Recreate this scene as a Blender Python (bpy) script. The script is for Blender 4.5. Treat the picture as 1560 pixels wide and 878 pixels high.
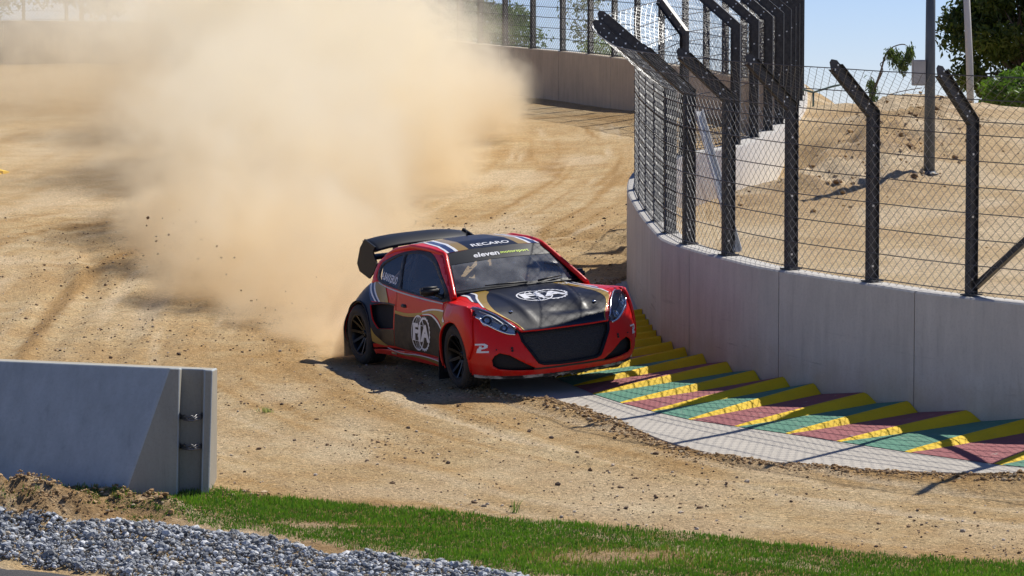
import bpy, bmesh, math, random
import numpy as np
from mathutils import Vector, Matrix, noise as mnoise
from mathutils.bvhtree import BVHTree
for o in list(bpy.data.objects): bpy.data.objects.remove(o)
S = bpy.context.scene
C = S.collection
PI = math.pi
random.seed(7); RNG = np.random.default_rng(7)

# ---------------------------------------------------------------- camera
F, CX, CY, HOR = 4450.0, 780.0, 439.0, 175.0        # focal length and centre in photo pixels, level of the horizon
PITCH = math.atan((CY-HOR)/F)
KS, VAN = 0.1955, -170.0                            # scale on the sloping track and its vanishing level
CAMZ = 2.79
cam = bpy.data.objects.new('camera', bpy.data.cameras.new('camera')); C.objects.link(cam)
cam.data.sensor_width = 36; cam.data.lens = F/1560*36; cam.data.clip_start = .5; cam.data.clip_end = 6000
cam.location = (0, 0, CAMZ); cam.rotation_euler = (PI/2-PITCH, 0, 0)
S.camera = cam
# ---------------------------------------------------------------- sky, sun, exposure
SUN_EL, SUN_AZ = math.radians(52), math.atan2(.66, .75)      # azimuth measured from +Y towards +X
w = bpy.data.worlds.new('World'); S.world = w; w.use_nodes = True
wn = w.node_tree; wn.nodes.clear()
sky = wn.nodes.new('ShaderNodeTexSky'); sky.sky_type = 'NISHITA'; sky.sun_disc = False
sky.sun_elevation = SUN_EL; sky.sun_rotation = SUN_AZ
sky.altitude = 900; sky.air_density = 0.8; sky.dust_density = 0.0; sky.ozone_density = 5.0
bg = wn.nodes.new('ShaderNodeBackground'); bg.inputs[1].default_value = .105
tint = wn.nodes.new('ShaderNodeMix'); tint.data_type = 'RGBA'; tint.blend_type = 'MULTIPLY'; tint.inputs[0].default_value = 1; tint.inputs[7].default_value = (.70, .675, .80, 1)
wo = wn.nodes.new('ShaderNodeOutputWorld')
wn.links.new(sky.outputs[0], tint.inputs[6]); wn.links.new(tint.outputs[2], bg.inputs[0]); wn.links.new(bg.outputs[0], wo.inputs[0])
sl = bpy.data.lights.new('sun', 'SUN'); sl.energy = 4.6; sl.angle = math.radians(.5); sl.color = (1, .95, .86)
sun = bpy.data.objects.new('sun', sl); C.objects.link(sun)
sd = Vector((math.cos(SUN_EL)*math.sin(SUN_AZ), math.cos(SUN_EL)*math.cos(SUN_AZ), math.sin(SUN_EL)))
sun.rotation_euler = sd.to_track_quat('Z', 'Y').to_euler()
S.view_settings.view_transform = 'Standard'; S.view_settings.look = 'None'
S.view_settings.exposure = 0.33; S.view_settings.gamma = 1
S.cycles.volume_bounces = 6; S.cycles.volume_step_rate = 1.0; S.cycles.volume_max_steps = 256
S.cycles.transparent_max_bounces = 24; S.cycles.max_bounces = 10

# ---------------------------------------------------------------- helpers: placing
cp, sp_ = math.cos(PITCH), math.sin(PITCH)
def cam2w(x, d, v): return Vector((x, d*cp+v*sp_, CAMZ-d*sp_+v*cp))
_dA = F/(KS*(590-VAN)); _A = cam2w(0, _dA, -(590-CY)/F*_dA)
SLOPE = math.tan(math.atan((CY-VAN)/F)-PITCH)
def plane_z(Y): return _A.z + SLOPE*(Y-_A.y)
def gp(px, py, h=0.0):
    """the point of the sloping track plane (raised by h) that is seen at photo pixel px, py"""
    r = cam2w((px-CX)/F, 1, -(py-CY)/F) - Vector((0, 0, CAMZ))
    t = (_A.z + h - SLOPE*_A.y - CAMZ)/(r.z - SLOPE*r.y)
    return Vector((0, 0, CAMZ)) + r*t
def at(px, py, d): return cam2w((px-CX)/F*d, d, -(py-CY)/F*d)

# ---------------------------------------------------------------- helpers: objects
def link(name, me, mats=None, parent=None):
    o = bpy.data.objects.new(name, me); C.objects.link(o)
    if mats is not None and me is not None and not me.materials:
        for m in (mats if isinstance(mats, (list, tuple)) else [mats]): me.materials.append(m)
    if parent is not None: o.parent = parent
    return o
def empty(name, loc=(0, 0, 0), rot=(0, 0, 0)):
    o = bpy.data.objects.new(name, None); C.objects.link(o); o.location = loc; o.rotation_euler = rot
    o.empty_display_size = .2
    return o
def tag(o, label=None, cat=None, group=None, kind=None):
    if label: o['label'] = label
    if cat: o['category'] = cat
    if group: o['group'] = group
    if kind: o['kind'] = kind
    return o
def npmesh(name, v, f, smooth=False, mat_idx=None):
    """v (n,3), f (m,3|4) arrays"""
    me = bpy.data.meshes.new(name); v = np.asarray(v, dtype=np.float32); f = np.asarray(f, dtype=np.int32)
    n, k = f.shape
    me.vertices.add(len(v)); me.vertices.foreach_set('co', v.ravel())
    me.loops.add(n*k); me.loops.foreach_set('vertex_index', f.ravel())
    me.polygons.add(n); me.polygons.foreach_set('loop_start', np.arange(n, dtype=np.int32)*k)
    me.polygons.foreach_set('loop_total', np.full(n, k, dtype=np.int32))
    if mat_idx is not None: me.polygons.foreach_set('material_index', np.asarray(mat_idx, dtype=np.int32))
    me.polygons.foreach_set('use_smooth', np.full(n, smooth, dtype=bool))
    me.update(calc_edges=True); me.validate()
    return me
def bm2me(bm, name, smooth=False):
    me = bpy.data.meshes.new(name); bm.normal_update(); bm.to_mesh(me); bm.free()
    if smooth:
        for p in me.polygons: p.use_smooth = True
    return me
def box(bm, lo, hi, M=None, mi=0):
    vs = [bm.verts.new(Vector((x, y, z)) if M is None else M @ Vector((x, y, z))) for x in (lo[0], hi[0]) for y in (lo[1], hi[1]) for z in (lo[2], hi[2])]
    for q in ((0, 1, 3, 2), (4, 6, 7, 5), (0, 4, 5, 1), (2, 3, 7, 6), (0, 2, 6, 4), (1, 5, 7, 3)):
        f = bm.faces.new([vs[i] for i in q]); f.material_index = mi
def tube(bm, pts, r, n=8, mi=0, cap=True, smooth=True):
    pts = [Vector(p) for p in pts]; rings = []
    rs = r if isinstance(r, (list, tuple)) else [r]*len(pts)
    up = None
    for i, p in enumerate(pts):
        t = (pts[min(i+1, len(pts)-1)]-pts[max(i-1, 0)]).normalized()
        if up is None: up = t.orthogonal().normalized()
        up = (up - t*up.dot(t)).normalized(); b = t.cross(up)
        rings.append([bm.verts.new(p+(up*math.cos(a)+b*math.sin(a))*rs[i]) for a in [2*PI*k/n for k in range(n)]])
    for a, b in zip(rings, rings[1:]):
        for k in range(n):
            f = bm.faces.new((a[k], a[(k+1) % n], b[(k+1) % n], b[k])); f.material_index = mi; f.smooth = smooth
    if cap:
        for rg in (rings[0][::-1], rings[-1]):
            f = bm.faces.new(rg); f.material_index = mi
def lathe(bm, prof, n=48, M=None, mi=0, closed=False):
    """prof [(r, a)] about the Y axis"""
    rings = []
    for r, a in prof:
        rings.append([bm.verts.new((M or Matrix()) @ Vector((r*math.cos(2*PI*k/n), a, r*math.sin(2*PI*k/n)))) for k in range(n)])
    pr = list(zip(rings, rings[1:])) + ([(rings[-1], rings[0])] if closed else [])
    for a, b in pr:
        for k in range(n):
            f = bm.faces.new((a[k], a[(k+1) % n], b[(k+1) % n], b[k])); f.smooth = True; f.material_index = mi
def smoothpoly(pts, n=8, closed=False):
    """Catmull-Rom through the points"""
    P = [Vector(p) for p in pts]; out = []; N = len(P)
    rng = range(N if closed else N-1)
    for i in rng:
        p1, p2 = P[i], P[(i+1) % N]
        p0 = P[(i-1) % N] if (closed or i > 0) else p1*2-p2
        p3 = P[(i+2) % N] if (closed or i < N-2) else p2*2-p1
        for k in range(n):
            t = k/n
            out.append(.5*((2*p1)+(p2-p0)*t+(2*p0-5*p1+4*p2-p3)*t*t+(-p0+3*p1-3*p2+p3)*t**3))
    if not closed: out.append(P[-1])
    return out
def resample(pts, step=None, n=None):
    P = np.array([tuple(p) for p in pts]); d = np.r_[0, np.cumsum(np.linalg.norm(np.diff(P, axis=0), axis=1))]
    if n is None: n = max(2, int(round(d[-1]/step))+1)
    s = np.linspace(0, d[-1], n)
    return [Vector([np.interp(t, d, P[:, k]) for k in range(P.shape[1])]) for t in s]

# ---------------------------------------------------------------- materials
def mat(name, col, rough=.6, metal=0, coat=0, spec=.5, **kw):
    m = bpy.data.materials.new(name); m.use_nodes = True
    b = m.node_tree.nodes['Principled BSDF']
    b.inputs['Base Color'].default_value = (*col, 1); b.inputs['Roughness'].default_value = rough
    b.inputs['Metallic'].default_value = metal; b.inputs['Coat Weight'].default_value = coat
    b.inputs['Coat Roughness'].default_value = .06
    b.inputs['Specular IOR Level'].default_value = spec
    return m
def nd(m, t, **kw):
    n = m.node_tree.nodes.new(t)
    for k, v in kw.items(): setattr(n, k, v)
    return n
def ln(m, a, b): m.node_tree.links.new(a, b)
def coords(m, kind='Object', scale=(1, 1, 1)):
    tc = nd(m, 'ShaderNodeTexCoord'); mp = nd(m, 'ShaderNodeMapping'); mp.inputs['Scale'].default_value = scale
    ln(m, tc.outputs[kind], mp.inputs[0]); return mp.outputs[0]
def noise_(m, vec, scale, detail=4, rough=.55, dist=0):
    n = nd(m, 'ShaderNodeTexNoise'); n.inputs['Scale'].default_value = scale; n.inputs['Detail'].default_value = detail
    n.inputs['Roughness'].default_value = rough; n.inputs['Distortion'].default_value = dist
    ln(m, vec, n.inputs['Vector']); return n.outputs['Fac']
def ramp(m, fac, stops, interp='LINEAR'):
    r = nd(m, 'ShaderNodeValToRGB'); r.color_ramp.interpolation = interp
    el = r.color_ramp.elements
    while len(el) < len(stops): el.new(.5)
    for e, (p, c) in zip(el, stops):
        e.position = p; e.color = (*c, 1) if isinstance(c, tuple) else (c, c, c, 1)
    ln(m, fac, r.inputs[0]); return r.outputs[0]
def mix(m, fac, a, b, blend='MIX'):
    x = nd(m, 'ShaderNodeMix', data_type='RGBA', blend_type=blend)
    for s, v in ((x.inputs[0], fac), (x.inputs[6], a), (x.inputs[7], b)):
        if isinstance(v, (int, float)): s.default_value = v
        elif isinstance(v, tuple): s.default_value = (*v, 1)
        else: ln(m, v, s)
    return x.outputs[2]
def mth(m, op, a, b=None, clamp=False):
    x = nd(m, 'ShaderNodeMath', operation=op); x.use_clamp = clamp
    for s, v in ((x.inputs[0], a), (x.inputs[1], b)):
        if v is None: continue
        if isinstance(v, (int, float)): s.default_value = v
        else: ln(m, v, s)
    return x.outputs[0]
def bump(m, h, strength=.4, dist=.01):
    b = nd(m, 'ShaderNodeBump'); b.inputs['Strength'].default_value = strength; b.inputs['Distance'].default_value = dist
    ln(m, h, b.inputs['Height']); bs = m.node_tree.nodes['Principled BSDF']; ln(m, b.outputs[0], bs.inputs['Normal'])
def setcol(m, c, sock='Base Color'): ln(m, c, m.node_tree.nodes['Principled BSDF'].inputs[sock])

# dirt of the track: pale sand, orange loose earth and dark damp earth, mixed by the 'earth' attribute of the sheet
M_DIRT = mat('track_dirt', (.45, .33, .19), .95, spec=.15)
v = coords(M_DIRT)
big = noise_(M_DIRT, v, .35, 5, .6, .6); mid = noise_(M_DIRT, v, 2.2, 6, .65); fine = noise_(M_DIRT, v, 22, 6, .75); grit = noise_(M_DIRT, v, 90, 3, .8)
base = ramp(M_DIRT, big, [(.3, (.48, .325, .16)), (.5, (.56, .415, .225)), (.68, (.62, .49, .30))])
base = mix(M_DIRT, ramp(M_DIRT, mid, [(.35, 0.0), (.62, .55)]), base, (.44, .27, .115))
at_ = nd(M_DIRT, 'ShaderNodeAttribute', attribute_name='earth'); sep = nd(M_DIRT, 'ShaderNodeSeparateColor'); ln(M_DIRT, at_.outputs['Color'], sep.inputs[0])
lum = mth(M_DIRT, 'ADD', mth(M_DIRT, 'MULTIPLY', sep.outputs[0], 1.0), mth(M_DIRT, 'MULTIPLY', mth(M_DIRT, 'SUBTRACT', mid, .5), .5), True)
base = mix(M_DIRT, lum, base, (.41, .24, .085))
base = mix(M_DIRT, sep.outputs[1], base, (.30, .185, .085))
base = mix(M_DIRT, sep.outputs[2], base, (.68, .555, .38))
spk = ramp(M_DIRT, grit, [(.30, .45), (.42, 1.0), (.62, 1.0), (.75, 1.25)])
base = mix(M_DIRT, .75, base, spk, 'MULTIPLY')
f2 = ramp(M_DIRT, fine, [(.3, .72), (.5, 1.0), (.7, 1.14)])
base = mix(M_DIRT, .9, base, f2, 'MULTIPLY')
pv_ = nd(M_DIRT, 'ShaderNodeTexVoronoi'); pv_.inputs['Scale'].default_value = 48; ln(M_DIRT, v, pv_.inputs['Vector'])
psep = nd(M_DIRT, 'ShaderNodeSeparateColor'); ln(M_DIRT, pv_.outputs['Color'], psep.inputs[0])
base = mix(M_DIRT, .8, base, ramp(M_DIRT, psep.outputs[0], [(.0, .50), (.14, .80), (.30, 1.0), (.82, 1.04), (.97, 1.45)]), 'MULTIPLY')
prel = mth(M_DIRT, 'MULTIPLY', mth(M_DIRT, 'SUBTRACT', 1.0, pv_.outputs['Distance']), psep.outputs[1])
setcol(M_DIRT, base)
bump(M_DIRT, mth(M_DIRT, 'ADD', mth(M_DIRT, 'MULTIPLY', fine, 1.0), mth(M_DIRT, 'ADD', mth(M_DIRT, 'MULTIPLY', grit, .35), mth(M_DIRT, 'MULTIPLY', prel, .35))), 1.0, .035)

SLOPE_ = math.tan(math.atan((CY-VAN)/F)-PITCH)
def concrete(name, c, stain=.5, streak=True, splash=False):
    m = mat(name, c, .85, spec=.3)
    v = coords(m); vs = coords(m, scale=(3, 3, .35))
    a = noise_(m, v, 1.3, 6, .65); b_ = noise_(m, vs, 3.0, 6, .7); g = noise_(m, v, 40, 4, .7); pit = nd(m, 'ShaderNodeTexVoronoi'); pit.inputs['Scale'].default_value = 26
    ln(m, v, pit.inputs['Vector'])
    col = mix(m, ramp(m, a, [(.3, 0.0), (.7, stain)]), c, tuple(x*.72 for x in c))
    if streak: col = mix(m, ramp(m, b_, [(.45, 0.0), (.75, .5)]), col, tuple(min(1, x*1.22) for x in c))
    if streak: col = mix(m, ramp(m, b_, [(.28, .55), (.42, 0.0)]), col, tuple(x*.6 for x in c))
    col = mix(m, ramp(m, g, [(.3, .5), (.5, 0.0)]), col, tuple(x*.75 for x in c))
    pr = ramp(m, pit.outputs['Distance'], [(.04, 1.0), (.10, 0.0)]); n3 = noise_(m, v, 5, 2)
    col = mix(m, mth(m, 'MULTIPLY', pr, ramp(m, n3, [(.5, 0.0), (.65, .8)])), col, tuple(x*.35 for x in c))
    if splash:
        sx = nd(m, 'ShaderNodeSeparateXYZ'); ln(m, v, sx.inputs[0])
        hh = mth(m, 'SUBTRACT', sx.outputs[2], mth(m, 'MULTIPLY', sx.outputs[1], SLOPE_))
        q = nd(m, 'ShaderNodeMapRange'); q.inputs[1].default_value = .42; q.inputs[2].default_value = .0; ln(m, mth(m, 'ADD', hh, mth(m, 'MULTIPLY', mth(m, 'SUBTRACT', noise_(m, v, 2.5, 6, .7), .5), .7)), q.inputs[0])
        col = mix(m, mth(m, 'MULTIPLY', q.outputs[0], .6), col, (.44, .33, .20))
        comb = nd(m, 'ShaderNodeCombineXYZ'); ln(m, mth(m, 'MULTIPLY', sx.outputs[0], .9), comb.inputs[0]); ln(m, mth(m, 'MULTIPLY', sx.outputs[1], .9), comb.inputs[1]); ln(m, mth(m, 'MULTIPLY', hh, 14.0), comb.inputs[2])
        band = nd(m, 'ShaderNodeMapRange'); band.inputs[1].default_value = .75; band.inputs[2].default_value = .35; ln(m, hh, band.inputs[0])
        sc_ = mth(m, 'MULTIPLY', ramp(m, noise_(m, comb.outputs[0], 1.1, 5, .7), [(.60, 0.0), (.70, .45)]), band.outputs[0])
        col = mix(m, sc_, col, (.10, .095, .09))
    setcol(m, col); bump(m, g, .35, .004); return m
M_CONC = concrete('wall_concrete', (.60, .56, .49), .6, True, True)
M_CONC_FAR = concrete('far_wall_concrete', (.58, .48, .35), .7)
M_CONC_SUNLIT = concrete('sunlit_wall_concrete', (.86, .84, .79), .12, False)  # inner wall face: sunlight put into the concrete as a near-white colour
M_COPING = concrete('wall_top_concrete', (.50, .48, .45), .4, False)
M_BLOCK_SKYLIT = concrete('block_concrete_skylit', (.43, .46, .46), .75)  # long face: blue skylight on the shaded side put into the colour
M_BLOCK_GROUNDLIT = concrete('block_concrete_groundlit', (.36, .335, .275), .5)  # end and top: same concrete, warm bounce from the ground put into the colour
M_APRON = concrete('apron_concrete', (.50, .46, .40), .6, False)

def worn_paint(name, c, under=(.42, .38, .32)):
    m = mat(name, c, .75, spec=.3); v = coords(m); a = noise_(m, v, 7, 7, .75); b_ = noise_(m, v, 60, 3, .8); d = noise_(m, v, 2.0, 5)
    col = mix(m, ramp(m, d, [(.3, 0.0), (.7, .45)]), c, tuple(x*.62 for x in c))
    col = mix(m, ramp(m, a, [(.60, 0.0), (.70, .8)]), col, under)
    col = mix(m, ramp(m, b_, [(.3, .35), (.5, 0.0)]), col, tuple(x*.6 for x in c))
    setcol(m, col); bump(m, b_, .3, .004); return m
M_KY = worn_paint('yellow_kerb_paint', (.88, .58, .015), (.60, .42, .08))
M_KG = worn_paint('green_kerb_paint', (.10, .27, .185))
M_KR = worn_paint('red_kerb_paint', (.34, .11, .115))
M_STEEL = mat('dark_galvanised_steel', (.055, .056, .058), .5, .5)
v = coords(M_STEEL); setcol(M_STEEL, ramp(M_STEEL, noise_(M_STEEL, v, 14, 5, .7), [(.3, (.035, .035, .037)), (.7, (.085, .085, .085))]))
M_WIRE = mat('galvanised_wire', (.20, .205, .21), .38, .6)
M_TWIRE = mat('tension_wire_steel', (.10, .10, .105), .5, .5)
M_BOLT = mat('bolt_zinc', (.7, .7, .68), .35, .8)
M_BRACE = mat('bright_brace_steel', (.60, .61, .62), .5, .1)
# ================================================================ lines of the place
WALL_H = 1.2
# base line of the inner wall (from beyond the right edge, round the hairpin, then away behind)
near_px = [(1760, 676), (1660, 668), (1560, 656), (1480, 645), (1395, 632), (1322, 617), (1250, 604), (1195, 592), (1150, 582), (1110, 569), (1075, 557), (1045, 546), (1018, 534)]
near = [gp(x, y) for x, y in near_px]
p0, p1 = near[1], near[0]
ext = [p0+(p1-p0)*k for k in (16, 11, 7, 4, 2)]
side = [gp(x, y, WALL_H) for x, y in ((1005, 362), (981, 335), (965, 311), (955, 288))]
U = ext + near + side
U2 = [(1.62, 39.4, .08), (1.92, 39.95, .18), (2.35, 40.25, .27), (2.88, 40.9, .3), (3.45, 42.8, .3), (3.98, 45.1, .3), (4.42, 47.8, .3), (4.85, 51, .3), (5.15, 55, .3), (5.2, 59, .3), (5.0, 64, .3)]
UL = [(p.x, p.y, 0.0) for p in U] + U2
Uc = smoothpoly([Vector(p) for p in UL], 6)             # x, y, lift of the ground there
Uc = resample(Uc, .12)
Uxy = np.array([(p.x, p.y) for p in Uc]); Ulift = np.array([p.z for p in Uc])
# base line of the far outer wall
far_px = [(1190, 134), (1060, 106), (965, 92), (880, 81), (780, 72), (710, 65), (600, 51), (480, 42), (330, 36), (180, 33), (0, 31), (-250, 30), (-700, 32)]
FarL = resample(smoothpoly([gp(x, y, WALL_H) for x, y in far_px], 6), .4)
Fxy = np.array([(p.x, p.y) for p in FarL])
# outer edge of the kerb (tips of the teeth) and wall ends
tips_px = [(857, 588), (872, 590), (905, 602), (947, 616), (995, 628), (1052, 641), (1124, 652), (1202, 663), (1280, 675), (1367, 687), (1467, 697)]
apron_px = [(940, 430), (900, 456), (850, 492), (795, 540), (752, 575), (748, 592), (760, 600), (793, 606), (835, 612), (890, 624), (950, 646), (1000, 668), (1040, 681), (1085, 692), (1160, 703), (1240, 710), (1380, 719), (1560, 724), (1760, 728)]
Apron = [gp(x, y) for x, y in apron_px]

def dist_line(X, Y, L):
    """distance, side (positive = left of the walking direction) and index of the nearest point of a polyline"""
    best = np.full(X.shape, 1e9); sgn = np.zeros(X.shape); idx = np.zeros(X.shape, dtype=int)
    for i in range(len(L)-1):
        ax, ay = L[i]; bx, by = L[i+1]; dx, dy = bx-ax, by-ay; l2 = dx*dx+dy*dy+1e-9
        t = np.clip(((X-ax)*dx+(Y-ay)*dy)/l2, 0, 1)
        ex, ey = X-(ax+t*dx), Y-(ay+t*dy); d = ex*ex+ey*ey
        m = d < best
        best = np.where(m, d, best); sgn = np.where(m, np.sign(dx*ey-dy*ex), sgn); idx = np.where(m, i, idx)
    return np.sqrt(best), sgn, idx
def vnoise(X, Y, seed=0):
    """cheap smooth value noise, -1..1"""
    r = np.random.default_rng(seed); T = r.uniform(-1, 1, (256, 256))
    xi = np.floor(X).astype(int); yi = np.floor(Y).astype(int); fx = X-xi; fy = Y-yi
    fx = fx*fx*(3-2*fx); fy = fy*fy*(3-2*fy); g = lambda a, b: T[a % 256, b % 256]
    return (g(xi, yi)*(1-fx)+g(xi+1, yi)*fx)*(1-fy)+(g(xi, yi+1)*(1-fx)+g(xi+1, yi+1)*fx)*fy
def sstep(a, b, x): t = np.clip((x-a)/(b-a), 0, 1); return t*t*(3-2*t)

# car placement (camera frame fit of the photographed car) -> world matrix
Rcf = np.array([[0.43607083, 0.89742499, -0.06686275], [-0.89682997, 0.42723177, -0.11475632], [-0.0744193, 0.1100064, 0.99114094]])
Tcf = (-0.28485013, 31.32370983, -0.8280206)
Wc = np.array([[1, 0, 0], [0, cp, sp_], [0, -sp_, cp]])
Rw = Wc @ Rcf
CARM = Matrix.Translation(cam2w(*Tcf)) @ Matrix([list(r) for r in Rw]).to_4x4()
WX, WY, WR = 1.27, .82, .325
wheels_w = {k: CARM @ Vector((sx*WX, sy*WY, 0)) for k, (sx, sy) in {'fr': (1, -1), 'rr': (-1, -1), 'fl': (1, 1), 'rl': (-1, 1)}.items()}

_curb_edge = np.array([(p.x, p.y) for p in [gp(x, y) for x, y in apron_px]])
blk = gp(258, 760)
grass_top = [(-400, 770), (0, 762), (110, 757), (320, 752), (480, 760), (760, 786), (960, 803), (1100, 816), (1300, 840), (1560, 860), (2000, 900)]
grass_top = np.array([tuple(gp(*p))[:2] for p in grass_top])
grav_top = np.array([tuple(gp(*p))[:2] for p in [(-400, 800), (0, 800), (90, 797), (158, 796), (258, 797), (396, 815), (515, 837), (740, 870), (900, 893), (1300, 940)]])
asph_top = np.array([tuple(gp(*p))[:2] for p in [(-400, 815), (0, 846), (90, 860), (167, 874), (300, 900), (700, 980)]])
def above(X, Y, L):   # Y beyond a line given as x-sorted points
    return Y - np.interp(X, L[:, 0], L[:, 1])

def terrain(X, Y, detail=True):
    X = np.asarray(X, dtype=float); Y = np.asarray(Y, dtype=float)
    Z = _A.z + SLOPE*(Y-_A.y)
    near_m = Y < 75
    dU, sU, iU = dist_line(X, Y, Uxy[::4])
    lift = Ulift[::4][np.clip(iU, 0, len(Ulift[::4])-1)]
    inside = sU < 0                                   # right-hand side when walking from the right edge round the hairpin
    # ground inside the hairpin: terrace behind the near wall, trough along the far leg, heap in the middle, crest, then falling away
    cr = 1.57-.04*np.sin(X*.9)+.05*vnoise(X*.8, Y*.8, 5)
    dfar = np.hypot(np.clip(X-2.6, 0, 99)*0, 0)
    leg2 = Uxy[Ulift > .02]; dL, _, _ = dist_line(X, Y, leg2[::5])
    h_in = .88 + (cr-.88)*sstep(33, 47, Y)
    trough = (1-sstep(.3, 2.0, dL+.5*vnoise(X*1.1, Y*1.1, 3)))
    h_in = h_in - trough*(h_in-.58)*.95*(1-.75*sstep(42.5, 46.5, Y))
    lump = np.exp(-((dL-2.3)/1.0)**2)*sstep(36, 40, Y)
    if detail: h_in = h_in + lump*(.04+.12*vnoise(X*2.3, Y*2.3, 8)+.12*np.abs(vnoise(X*6, Y*6, 9))+.04*vnoise(X*13, Y*13, 10)) + .02*vnoise(X*3, Y*3, 12)
    drop = sstep(47.5, 60, Y)*6.5+np.clip(Y-60, 0, 30)*.15
    if detail: h_in = h_in + .03*np.exp(-((Y-47.3)/.8)**2)*(vnoise(X*2.7, Y*2.7, 21)+.6*vnoise(X*8, Y*8, 22))
    ins = np.where(inside, sstep(0.03, .22, dU), 0.0)
    Zi = Z + h_in - drop*sstep(.3, 3, dU)
    outl = .3*np.exp(-(dU/3.0)**2)*(lift/.3)
    Zo = Z + outl
    # outside: gentle unevenness, ruts, earth thrown up beside the kerb apron
    if detail:
        am = sstep(9, 25, Y)
        Zo = Zo + .018*vnoise(X*.7, Y*.7, 1) + .010*vnoise(X*2.5, Y*2.5, 2) + .0045*vnoise(X*9, Y*9, 4) + .003*vnoise(X*22, Y*22, 6)
    dK, sK, _ = dist_line(X, Y, _curb_edge)
    onk = (sK > 0) & (Y > 26) & (Y < 45) | (dU < 2.6) & ~inside & (Y < 40) & (X > 0.2)
    offk = sK < 0
    if detail:
        berm = np.exp(-((dK-.18)/.16)**2)*offk*(X > .1)*(.028+.022*vnoise(X*5, Y*5, 14)+.012*vnoise(X*15, Y*15, 15))
        Zo = Zo + berm
        # tyre ruts running beside the apron and along the inside line of the track
        for off, dep, wd in ((.85, .022, .16), (1.25, .018, .14), (2.3, .012, .2)):
            q = dK+.1*vnoise(X*.6, Y*.6, 16)
            Zo = Zo - offk*dep*np.exp(-((q-off)/wd)**2) + offk*dep*.9*np.exp(-((q-off-wd*1.6)/(wd*.7))**2)*(1+.6*vnoise(X*6, Y*6, 17))
        sa = iU*.48; tr = .5*vnoise(dU*5.5+.4*vnoise(X*.5, Y*.5, 60), sa*.22, 61)+.35*vnoise(dU*11, sa*.35, 62)+.22*vnoise(dU*26, sa*.5, 63)
        Zo = Zo + .016*tr*sstep(.5, 2.5, dU)*(Y < 60)          # wheel tracks that sweep round the hairpin
        # long ruts sweeping round the left of the picture, as drawn by cars coming down the track
        for (x0, a, b_) in ((-5.6, .9, .020), (-5.15, .9, .020), (-6.6, 1.3, .018), (-6.1, 1.3, .018), (-4.4, .6, .016), (-3.9, .7, .014)):
            xc = x0 - .012*a*(Y-34)**2*np.sign(Y-34) - .02*(Y-34)**2*(Y > 34)*.3
            Zo = Zo - b_*np.exp(-((X-xc)/.12)**2) + b_*.8*np.exp(-((np.abs(X-xc)-.22)/.09)**2)*(1+.5*vnoise(X*5, Y*5, 18))
    # the earth under the wheels (right wheels in a trench, left wheels on the kerb)
    for k, wp in wheels_w.items():
        if k[1] == 'l': continue
        g = np.exp(-(((X-wp.x)**2+(Y-wp.y)**2)/.75**2))
        Zp = _A.z + SLOPE*(Y-_A.y)
        tz = wp.z - .015 + .03*(Y-wp.y)
        Zo = Zo*(1-g) + tz*g
    # kerb bed lies a little under the apron slab
    bed = sstep(0.0, .25, dK)*(sK > 0)*(Y < 46)*(~inside)*(dU < 3.2)
    Zo = Zo - .06*bed
    # foreground verge: a low bank under grass and ballast, asphalt lower
    gt = above(X, Y, grass_top)
    Zo = Zo + sstep(.35, -.5, gt)*.0
    vb = np.clip(-gt/1.2, 0, 1)*(Y < 27)
    if detail: Zo = Zo + vb*(.02*vnoise(X*2, Y*2, 31)+.012*vnoise(X*7, Y*7, 32))
    ga = above(X, Y, grav_top)
    Zo = Zo - sstep(.1, -1.2, ga)*.05
    if detail:
        for hx, hy, hr, hh in HEAPS:
            g = np.exp(-(((X-hx)/hr)**2+((Y-hy)/(hr*.55))**2))
            Zo = Zo + g*hh*(1+.35*vnoise(X*9, Y*9, 33)+.2*vnoise(X*25, Y*25, 34))
    Zr = Zo*(1-ins)+Zi*ins
    # beyond the far wall the land falls away to a low plain
    dF, sF, _ = dist_line(X, Y, Fxy[::3])
    beyond = (sF < 0) & (Y > 50)
    fall = np.where(beyond, sstep(.5, 30, dF)*1.0, 0)
    low = -4.5+.4*vnoise(X*.03, Y*.03, 41)
    Zr = Zr*(1-fall)+low*fall
    far_low = sstep(85, 130, np.hypot(X*.9, Y)) 
    Zr = Zr*(1-far_low)+low*far_low
    beh = sstep(12, 2, Y)
    return Zr, dict(sa=iU*.48, dK=dK, sK=sK, dU=dU, inside=inside, lump=lump, dL=dL, gt=gt, ga=ga, onk=onk)
HEAPS = []
for (px, py, r, h) in ((5, 784, .60, .19), (75, 788, .35, .10), (228, 780, .40, .13), (130, 772, .4, .06), (60, 765, .6, .07), (20, 790, .5, .06), (85, 795, .45, .06), (205, 774, .2, .05), (335, 755, .3, .03)):
    q = gp(px, py); HEAPS.append((q.x, q.y, r, h))
def tz(x, y): return float(terrain(np.array([x]), np.array([y]))[0][0])

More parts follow.
